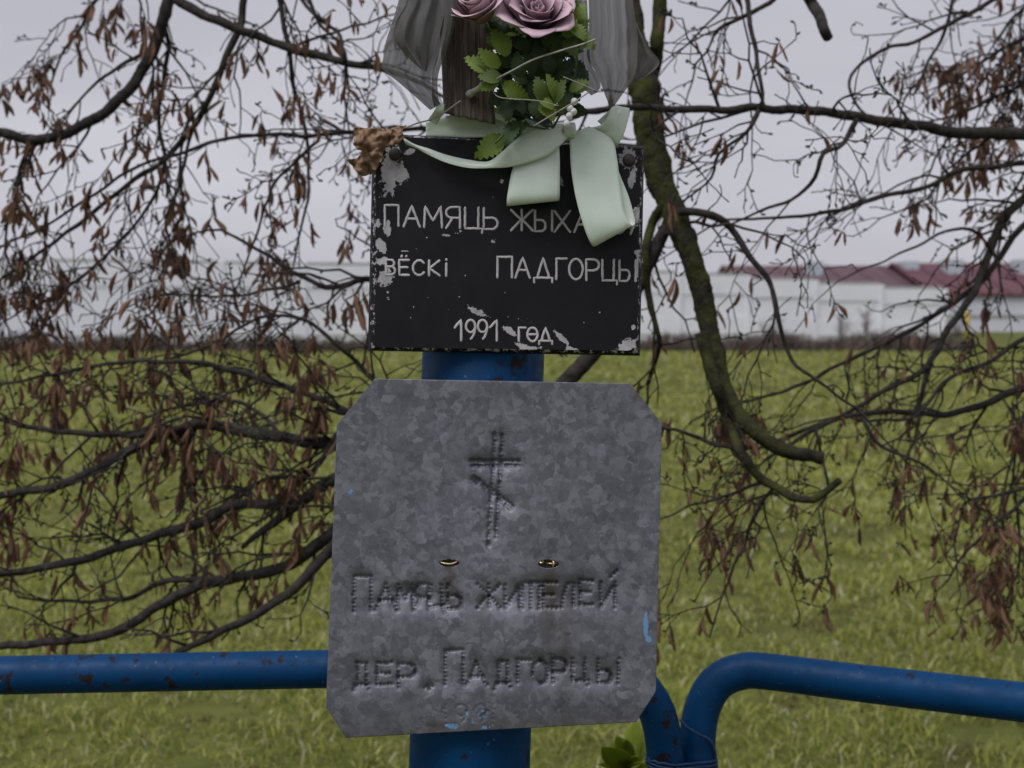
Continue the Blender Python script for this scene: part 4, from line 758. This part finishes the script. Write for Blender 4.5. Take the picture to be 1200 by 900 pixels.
# ------------------------------------------------------------------ the linden tree
def linden():
    r = random.Random(21); TR_ = Vector((2.35, 2.7, 0)); root = empty('linden_tree', TR_)
    tag(root, 'bare drooping linden tree with curled brown dead leaves hanging behind the memorial', 'tree')
    m = MB(); tp = [TR_ + Vector((0, 0, -.1)), TR_ + Vector((.0, 0, .15)), TR_ + Vector((-.02, .02, 1)), TR_ + Vector((-.05, 0, 2.2)), TR_ + Vector((-.1, -.05, 3.3)), TR_ + Vector((-.12, -.1, 4.8))]
    m.sweep(tp, [.26, .21, .18, .165, .14, .09], 20); m.build('trunk', M['moss'], root)
    def trunk_at(z): return TR_ + Vector((-.05 - .02 * z, 0, z))
    OH = [trunk_at(3.3), Vector((1.6, 2.6, 3.15)), Vector((.7, 2.4, 2.95)), Vector((0.0, 2.3, 2.78)), Vector((-.8, 2.25, 2.6)), Vector((-1.6, 2.25, 2.35))]
    oh = [Vector(q) for q in crom([tuple(q) for q in OH], 40)]
    m = MB(); m.sweep(oh, [.075 - .055 * i / 39 for i in range(40)], 12); m.build('branch', M['bark'], root)
    def near_oh(p): return min(oh, key=lambda q: abs(q.x - p.x))
    leaves = []           # (pos, size, dir)
    def twig(b, p, d, ln, rad, lev, leafp, droop):
        n = max(4, int(ln / .028)); st = ln / n; pts = [p]; d = d.normalized(); k = r.choice((-1, 1)); side = d.cross(Vector((r.gauss(0, 1), r.gauss(0, 1), r.gauss(0, 1)))).normalized(); cur = p
        for i in range(n):
            k = -k; d = (d + side * k * .25 + Vector((r.gauss(0, .17), r.gauss(0, .12), r.gauss(0, .17))) + Vector((0, 0, -droop * .065))).normalized()
            cur = cur + d * st
            if cur.y < 1.62: cur.y = 1.62 + (1.62 - cur.y) * .3; d.y = abs(d.y)
            q_ = cur - CAM; z_ = q_.dot(FWD)
            if 450 - q_.dot(UP) / z_ * F > 752: break
            pts.append(cur)
        n = len(pts) - 1
        if n < 2: return
        rr = [max(rad * (1 - .65 * i / n), .0009) for i in range(n + 1)]; rr[-1] *= 1.25; b.sweep(pts, rr, 4 if rad < .003 else 5)
        for i in range(1, n + 1):
            dd = (pts[i] - pts[i - 1]).normalized()
            if lev < 2 and r.random() < (.62 if lev == 0 else .30):
                pr = dd.cross(Vector((r.gauss(0, 1), r.gauss(0, 1), r.gauss(0, 1)))).normalized(); nd = dd * .65 + pr * r.uniform(.7, 1.15) + Vector((0, 0, -.14 * droop)); nd.y *= .7
                twig(b, pts[i], nd, ln * r.uniform(.25, .55) * (1 - .4 * i / n), max(rr[i] * .7, .001), lev + 1, leafp, droop)
            elif r.random() < .25:           # a bud
                pr = dd.cross(Vector((r.gauss(0, 1), r.gauss(0, 1), r.gauss(0, 1)))).normalized(); e = pts[i] + (dd + pr).normalized() * .008
                b.sweep([pts[i], pts[i].lerp(e, .55), e], [.0012, .0022, .0006], 4)
            if r.random() < leafp: leaves.append((pts[i], r.uniform(.026, .050)))
    MO, BK = 'moss', 'bark'
    # points in photograph pixels, start depth, end depth, start/end radius in pixels, twigs per metre, leaf chance, droop, material, join
    BR = [
     # drooping mossy limb and its companions
     ([(735, -70), (742, 0), (748, 60), (758, 120), (766, 180), (785, 240), (806, 290), (824, 350), (838, 410), (853, 462), (878, 500), (915, 525), (963, 538)], 2.0, 1.85, [8, 8, 11, 18, 18, 16, 14, 12.5, 11.5, 10, 9, 8.5, 8], 8, 2.5, .03, .6, MO, 'oh'),
     ([(776, -60), (773, 0), (771, 50), (764, 90), (762, 130)], 2.05, 1.96, 7, 9, 2, .02, .5, MO, 'oh'),
     ([(780, 235), (765, 260), (757, 300), (762, 350), (772, 400), (760, 450)], 1.93, 2.0, 6, 2, 14, .05, 1, MO, None),
     ([(822, 390), (832, 430), (848, 478), (866, 525), (888, 558), (915, 574), (938, 585), (958, 583), (984, 564)], 1.86, 1.8, 8, 4, 4, .04, .9, MO, None),
     ([(790, 245), (750, 330), (705, 400), (655, 455), (560, 520), (470, 545), (395, 560), (345, 594), (300, 628), (282, 642)], 1.93, 2.0, [7, 8, 9, 10, 10, 10, 9, 8, 6, 2.5], 5.5, 7, .12, .5, BK, None),
     ([(560, 505), (470, 516), (390, 519), (330, 512), (240, 497), (212, 502), (150, 528), (90, 562), (40, 575), (-60, 585)], 1.98, 2.1, 9, 4, 13, .14, .9, BK, None),
     ([(222, 499), (180, 509), (110, 508), (60, 505), (0, 492), (-70, 478)], 2.03, 2.2, 5, 2, 13, .16, .9, BK, None),
     ([(350, 588), (310, 590), (270, 594), (238, 610), (200, 622), (140, 640), (70, 662), (-60, 680)], 2.0, 2.15, 6.5, 4, 13, .15, .8, BK, None),
     ([(530, 530), (470, 575), (420, 605), (385, 628), (345, 658), (310, 672), (255, 680), (220, 692), (180, 714), (120, 745), (0, 757), (-60, 765)], 1.98, 2.05, 9, 4, 11, .11, .7, BK, None),
     ([(460, 582), (430, 605), (395, 635), (355, 680), (310, 714), (275, 733), (232, 754), (205, 764)], 1.98, 1.95, 8, 4, 7, .05, .7, BK, None),
     ([(255, 681), (200, 680), (150, 700), (90, 705), (20, 700)], 2.02, 2.2, 4, 1.5, 12, .12, .8, BK, None),
     ([(480, 520), (425, 490), (385, 472), (340, 456), (290, 440), (250, 428), (215, 423), (150, 425), (75, 437), (-30, 455)], 2.0, 2.1, 4.5, 1.6, 14, .16, 1, BK, None),
     ([(470, 480), (435, 442), (385, 395), (352, 373), (310, 371), (280, 385), (240, 408), (200, 420)], 2.02, 2.1, 3.2, 1.3, 15, .14, .9, BK, None),
     ([(700, 405), (600, 352), (500, 328), (430, 328), (408, 334), (380, 335), (350, 322), (318, 302), (290, 285), (260, 270)], 2.0, 2.2, 7, 1.6, 16, .16, .7, BK, None),
     ([(350, 330), (300, 343), (250, 347), (200, 345), (165, 352)], 2.1, 2.2, 2.2, 1.2, 13, .12, .8, BK, None),
     ([(330, 512), (300, 480), (260, 470), (200, 480), (140, 500)], 2.0, 2.2, 3, 1.2, 13, .18, 1, BK, None),
     ([(400, 505), (360, 560), (330, 560), (280, 575)], 2.0, 1.95, 4, 1.5, 16, .2, .9, BK, None),
     # upper left
     ([(200, -70), (196, 0), (186, 42), (152, 105), (100, 146), (50, 164), (0, 155), (-70, 150)], 2.3, 2.2, 7.5, 5, 14, .15, 1, BK, 'oh'),
     ([(130, -60), (208, 0), (265, 28), (320, 50), (365, 63), (400, 72), (440, 80), (480, 92), (530, 118)], 2.2, 2.1, [6, 6, 6, 5.5, 5, 5, 4, 3, 1.5], 5, 11, .07, .6, BK, 'oh'),
     ([(287, -40), (285, 10), (280, 36), (262, 76), (240, 126), (222, 156), (190, 190), (150, 216), (100, 255), (50, 295), (-20, 340)], 2.25, 2.35, 5, 1.5, 13, .16, .9, BK, 'oh'),
     ([(323, -40), (333, 30), (345, 100), (358, 160), (362, 220), (354, 262), (345, 305)], 2.15, 2.2, 3.6, 1.2, 15, .08, .9, BK, 'oh'),
     ([(520, 150), (420, 154), (370, 158), (300, 157), (250, 166), (220, 176), (150, 202), (100, 236), (40, 272), (-20, 300)], 2.1, 2.3, 3, 1.3, 13, .11, .9, BK, 'limb'),
     ([(375, 164), (322, 212), (312, 240), (292, 300), (270, 350)], 2.13, 2.2, 2.2, 1, 13, .10, .8, BK, None),
     ([(335, -30), (362, 10), (385, 30), (398, 45), (405, 78)], 2.2, 2.12, 2.4, 2, 12, .05, .8, BK, 'oh'),
     ([(350, -40), (372, 20), (395, 48), (405, 70), (408, 110), (404, 150)], 2.3, 2.3, 2.5, 1, 12, .08, .8, BK, 'oh'),
     ([(190, 20), (197, 55), (190, 100), (186, 150), (192, 200), (160, 262), (110, 312), (60, 350), (15, 370)], 2.3, 2.3, 3, 1.2, 12, .16, 1, BK, None),
     ([(60, 162), (30, 182), (18, 230), (5, 290), (25, 330)], 2.2, 2.3, 2.6, 1.2, 14, .20, 1, BK, None),
     ([(150, -60), (120, -10), (95, 30), (70, 70), (60, 100)], 2.5, 2.5, 3, 1.2, 16, .20, 1, BK, 'oh'),
     ([(170, 60), (130, 85), (100, 110), (80, 135)], 2.24, 2.2, 2.6, 1.1, 16, .20, 1, BK, None),
     ([(225, 155), (210, 215), (195, 265), (215, 320), (230, 365)], 2.3, 2.2, 2.2, 1, 12, .15, 1, BK, None),
     # right
     ([(1340, 190), (1200, 158), (1120, 156), (1080, 148), (1030, 141), (960, 131), (900, 127), (860, 128), (800, 128), (740, 126), (690, 130), (640, 136), (610, 150)], 2.3, 1.78, [9, 8, 7.5, 7, 6.5, 6, 5.5, 5, 4.5, 4.2, 4, 3.5, 3], 4, 9, .03, .3, BK, 'trunk'),
     ([(1340, 165), (1200, 190), (1130, 200), (1090, 218), (1040, 229), (990, 245), (945, 253), (865, 256)], 2.35, 2.1, 4.5, 1.6, 12, .04, .4, BK, 'trunk'),
     ([(1005, 140), (985, 170), (965, 180), (950, 215), (925, 235), (890, 248), (855, 263)], 1.97, 1.95, 3.4, 1.2, 10, .04, .6, BK, None),
     ([(890, 129), (875, 155), (845, 178), (835, 205), (815, 225), (795, 240)], 1.9, 1.95, 2.5, 1.1, 12, .04, .7, BK, None),
     ([(795, 248), (835, 254), (856, 268), (876, 296), (896, 320), (906, 350), (920, 400), (932, 425), (950, 440)], 1.9, 1.9, 5, 2, 8, .06, .9, BK, None),
     ([(1330, 120), (1200, 232), (1175, 260), (1150, 320), (1140, 345), (1112, 385), (1095, 415), (1080, 435), (1040, 455), (990, 486), (950, 500), (890, 525)], 2.4, 2.1, 7, 1.5, 12, .05, .6, BK, 'trunk'),
     ([(1340, 160), (1200, 265), (1170, 305), (1130, 346), (1080, 380), (1030, 405), (980, 430), (930, 455), (850, 475)], 2.4, 2.2, 5, 1.5, 12, .05, .6, BK, 'trunk'),
     ([(1350, 330), (1200, 398), (1160, 425), (1110, 445), (1090, 470), (1065, 490), (1010, 492)], 2.4, 2.1, 4.5, 1.5, 12, .07, .8, BK, 'trunk'),
     ([(1350, 410), (1200, 455), (1150, 475), (1110, 485), (1060, 483), (1000, 486), (945, 508), (900, 538)], 2.4, 2.05, 6, 2, 13, .09, .9, BK, 'trunk'),
     ([(1230, 450), (1205, 480), (1190, 520), (1180, 560)], 2.3, 2.2, 3.5, 1.2, 22, .32, 1.2, BK, None),
     ([(1300, -90), (1155, 5), (1110, 30), (1070, 50), (1040, 55), (1005, 80), (995, 102), (1002, 122), (1022, 140)], 2.4, 2.2, 3.8, 1.5, 9, .03, .5, BK, 'trunk'),
     ([(1125, -60), (1112, 20), (1095, 60), (1080, 90), (1060, 116), (1055, 140)], 2.4, 2.3, 2.8, 1.1, 9, .03, .8, BK, 'oh'),
     ([(925, -60), (950, 0), (960, 20), (971, 44)], 2.1, 2.0, 8, 6, 3, .02, .5, BK, 'oh'),
     ([(866, -50), (880, 30), (885, 60), (890, 92), (895, 116), (890, 126)], 2.1, 1.95, 3.5, 2.2, 9, .05, .7, BK, 'oh'),
     ([(930, -40), (905, 0), (880, 15), (850, 30), (838, 42)], 2.15, 2.1, 3.5, 2.2, 9, .05, .6, BK, 'oh'),
     ([(1350, 10), (1220, 40), (1180, 55), (1150, 72), (1120, 92)], 2.6, 2.5, 4, 1.5, 26, .16, .6, BK, 'trunk'),
     ([(1350, 50), (1230, 85), (1190, 102), (1140, 126), (1105, 138)], 2.6, 2.45, 4, 1.5, 24, .16, .6, BK, 'trunk'),
     ([(1330, -60), (1220, -5), (1190, 20), (1165, 50)], 2.6, 2.5, 3.5, 1.5, 24, .12, .6, BK, 'trunk'),
     ([(1340, 540), (1200, 572), (1170, 580), (1150, 583), (1132, 590), (1126, 601)], 2.2, 2.1, 4, 1.5, 7, .08, .8, BK, 'trunk'),
     ([(1250, 556), (1200, 586), (1160, 620), (1130, 650), (1108, 680)], 2.2, 2.1, 3.2, 1.3, 6, .08, .8, BK, 'trunk'),
     ([(1190, 575), (1194, 610), (1196, 650), (1182, 700)], 2.2, 2.2, 2.2, 1, 20, .35, 1.3, BK, None),
     ([(1090, 420), (1078, 470), (1074, 510), (1064, 536)], 2.2, 2.2, 3.4, 1.5, 7, .08, 1, BK, None),
     ([(1010, 490), (1030, 520), (1075, 540), (1110, 566), (1126, 582)], 2.1, 2.0, 2.6, 1, 14, .22, 1.2, BK, None),
     ([(905, 570), (882, 610), (870, 640), (850, 690), (830, 745)], 1.85, 1.9, 2.6, 1, 14, .20, 1.3, BK, None),
     ([(895, 566), (850, 580), (815, 592), (780, 605)], 1.86, 1.9, 2.4, 1, 13, .16, 1.2, BK, None),
     ([(868, 528), (835, 520), (800, 506), (765, 500), (740, 508)], 1.86, 1.9, 3, 1.4, 8, .08, .9, BK, None),
     ([(1170, 305), (1140, 270), (1100, 275), (1050, 300), (1000, 320)], 2.3, 2.2, 2.2, 1, 9, .05, .6, BK, None),
     ([(1200, 485), (1190, 540), (1170, 640), (1168, 720)], 2.25, 2.2, 2, .9, 9, .25, 1.3, BK, None),
     ([(955, 500), (965, 540), (970, 575), (955, 600)], 2.05, 2.0, 2.2, 1, 8, .1, 1, BK, None),
    ]
    for pts, d0, d1, r0, r1, tpm, lp, droop, mt, join in BR:
        n = max(16, int(sum(math.dist(pts[i], pts[i + 1]) for i in range(len(pts) - 1)) / 9)); c = crom(pts, n); w = []
        sd_ = r.random() * 90
        for i, q in enumerate(c):
            t = i / (n - 1); d = d0 + (d1 - d0) * t + .05 * noise.noise(Vector((t * 4, sd_, 0))) * min(1, t * 4)
            jx, jy = 3.0 * noise.noise(Vector((t * n * .3, sd_, 3))), 3.0 * noise.noise(Vector((t * n * .3, sd_, 7))); w.append(P(q[0] + jx, q[1] + jy, d))
        if isinstance(r0, list): rl = r0; r0 = max(rl)
        else: rl = [r0, r1]
        rad = [float(np.interp(i / (n - 1) * (len(rl) - 1), range(len(rl)), rl)) * pxm(d0 + (d1 - d0) * i / (n - 1)) * (1 + .10 * noise.noise(Vector((i * .4, sd_, 1)))) for i in range(n)]
        if join == 'oh':
            e = near_oh(w[0]); pre = [e.lerp(w[0], t) + (w[0] - w[1]).normalized() * .12 * t * (1 - t) for t in (0, .25, .5, .75)]; w = pre + w; rad = [rad[0] * 1.15] * 4 + rad
        elif join == 'trunk':
            e = trunk_at(w[0].z + .35); pre = [e.lerp(w[0], t) + (w[0] - w[1]).normalized() * .2 * t * (1 - t) for t in (0, .25, .5, .75)]; w = pre + w; rad = [rad[0] * 1.5, rad[0] * 1.35, rad[0] * 1.2, rad[0] * 1.1] + rad
        elif join == 'limb':
            e = P(765, 175, 1.97); pre = [e.lerp(w[0], t) for t in (0, .3, .6, .85)]; w = pre + w; rad = [rad[0] * 1.3] * 4 + rad
        b = MB()
        if r0 > 5:
            w2, r2 = [], []
            for i in range(len(w) - 1):
                for t in (0, .33, .66): w2.append(w[i].lerp(w[i + 1], t)); r2.append(rad[i] * (1 - t) + rad[i + 1] * t)
            b.sweep(w2 + [w[-1]], r2 + [rad[-1]], 18 if mt == MO else 12, rough=.17 if mt == MO else .12)
        else: b.sweep(w, rad, 7, rough=.10)
        bo = b.build('branch', M[mt], root)
        tw = MB(); off = 4 if join else 0; mx_, my_ = sum(q[0] for q in pts) / len(pts), sum(q[1] for q in pts) / len(pts)
        kz = 1.6 if (mx_ < 420 and my_ > 340) else (1.1 if mx_ < 420 else (1.5 if mx_ > 1130 else 1.05)); lz = 1.5 if (mx_ < 420 and my_ > 340) else (1.3 if mx_ > 1130 or mx_ < 150 else 1.05)
        for i in range(off + 1, len(w) - 1):
            if pts[0][0] == 790 and i < off + 30: continue
            sl = (w[i] - w[i - 1]).length
            if r.random() < sl * tpm * 1.15 * kz:
                t = (w[i + 1] - w[i]).normalized(); pr = t.cross(Vector((r.gauss(0, 1), r.gauss(0, 1), r.gauss(0, 1)))).normalized(); nd = t * .75 + pr * .9 + Vector((0, 0, -.18 * droop)); nd.y *= .6
                twig(tw, w[i], nd, r.uniform(.08, .27), max(min(rad[i] * .5, .0029), .0015), 0, lp * lz * (1.7 if r.random() < .40 else .12), droop)
        t = (w[-1] - w[-2]).normalized()
        if r1 < 3: twig(tw, w[-1], t, r.uniform(.1, .22), max(rad[-1] * .9, .0012), 0, lp, droop)
        if tw.v: child(tw.build('twigs', M['bark'], None, True, 'stuff'), None).parent = bo; 
    for o in list(COL.objects):
        if o.name.startswith('twigs') and o.parent is not None: o.location = -root.location - o.parent.location
    # curled dead leaves
    def curled(seed):
        q = []; rr = random.Random(seed); nl, nw = 7, 5; bend = rr.uniform(-.5, .5); tw_ = rr.uniform(-1.4, 1.4); cur = rr.uniform(1.5, 2.9)
        for i in range(nl):
            t = i / (nl - 1); wd = .095 * math.sin(math.pi * (t * .86 + .08)) ** .8 * rr.uniform(.85, 1.15)
            for j in range(nw):
                s = j / (nw - 1) * 2 - 1; a = s * cur + tw_ * t; q.append((wd * math.sin(a) + bend * .25 * math.sin(t * 2.5), wd * math.cos(a) - wd + bend * .3 * t * t, -.16 - t * .84))
        f = [(i * nw + j, i * nw + j + 1, (i + 1) * nw + j + 1, (i + 1) * nw + j) for i in range(nl - 1) for j in range(nw - 1)]
        k = len(q); q += [(.012, 0, 0), (-.012, 0, 0), (-.010, 0, -.2), (.010, 0, -.2), (0, .014, 0), (0, .014, -.2)]; f += [(k, k + 1, k + 2, k + 3), (k + 1, k + 4, k + 5, k + 2), (k + 4, k, k + 3, k + 5)]
        return q, f
    var = [curled(i) for i in range(8)]; mes = []
    for i, (q, f) in enumerate(var):
        me = bpy.data.meshes.new('dry_leaf'); me.from_pydata(q, [], f); me.materials.append(M['dry']); me.polygons.foreach_set('use_smooth', [True] * len(f)); mes.append(me)
    from mathutils import Euler, Matrix
    def inview(p):
        q = p - CAM; z = q.dot(FWD); x = 600 + q.dot(RT) / z * F; y = 450 - q.dot(UP) / z * F
        hid = (435 < x < 750 and 165 < y < 410) or (390 < x < 770 and 450 < y < 850)
        return (-5 < x < 1205 and -20 < y < 900 and not hid), z
    for x, y, d, z in ((413, 338, 2.0, .07), (402, 345, 2.0, .06), (424, 336, 1.99, .065), (392, 350, 2.02, .055), (786, 488, 1.9, .05), (781, 490, 1.9, .045), (318, 100, 2.15, .05), (1128, 66, 2.5, .07), (1140, 62, 2.5, .06), (330, 352, 2.1, .06), (1000, 400, 2.1, .05)): leaves.append((P(x, y, d), z))
    items = []
    for p, s in leaves:
        for _ in range(r.choice((1, 1, 2))): items.append((p, s * r.uniform(.8, 1.15)))
    print('LEAVES', len(items))
    items.sort(key=lambda a: -(a[1] / inview(a[0])[1] if inview(a[0])[0] else 0)); rest = MB()
    for k, (p, s) in enumerate(items):
        e = Euler((r.gauss(0, .32), r.gauss(0, .32), r.uniform(0, 6.28))); mtx = Matrix.Translation(p) @ e.to_matrix().to_4x4() @ Matrix.Diagonal((s * r.uniform(.8, 1.2), s, s, 1))
        i = r.randrange(8)
        if k < 300:
            o = bpy.data.objects.new('dry_leaf', mes[i]); COL.objects.link(o); o.parent = root; o.matrix_local = Matrix.Translation(-root.location) @ mtx
        else: rest.add([mtx @ Vector(q) for q in var[i][0]], var[i][1])
    if rest.v: rest.build('dry_leaves', M['dry'], root, True, 'stuff')
linden()

# ------------------------------------------------------------------ weed by the fence
def weed():
    r = random.Random(3); p0 = P(742, 880, 1.75); p0.z = 0; root = empty('weed_plant', p0); tag(root, 'bright green broad leaved weed growing behind the bent pipe leg', 'plant')
    top = P(738, 868, 1.75)
    for k, (tx, ty) in enumerate(((744, 818), (722, 838), (700, 872), (756, 846), (716, 892), (768, 872), (734, 842), (748, 862), (690, 890), (728, 868), (706, 850), (740, 880))):
        b = P(738 + r.gauss(0, 3), 905, 1.75); t = P(tx, ty, 1.72 + r.gauss(0, .03)); m = MB(); q = []
        ax = (t - b).normalized(); sx = ax.cross(-FWD + UP * r.gauss(.2, .3)).normalized(); nz = sx.cross(ax); L_ = (t - b).length
        for i in range(9):
            s = i / 8; wd = max(L_, .07) * .13 * math.sin(math.pi * min(s * .9 + .08, 1)); c = b + ax * L_ * s - Vector((0, 0, .03)) * s * s
            q += [c - sx * wd + nz * wd * .3, c, c + sx * wd + nz * wd * .3]
        m.add(q, [(i * 3 + j, i * 3 + j + 1, i * 3 + 4 + j, i * 3 + 3 + j) for i in range(8) for j in range(2)]); solid(m.build('leaf', M['weed'], root), .0008, 0)
    m = MB(); m.sweep([p0 - Vector((0, 0, .03)), p0.lerp(P(738, 905, 1.75), .5) + Vector((.01, 0, 0)), P(738, 900, 1.75)], [.006, .005, .003], 7); m.build('stem', M['stem'], root)
weed()
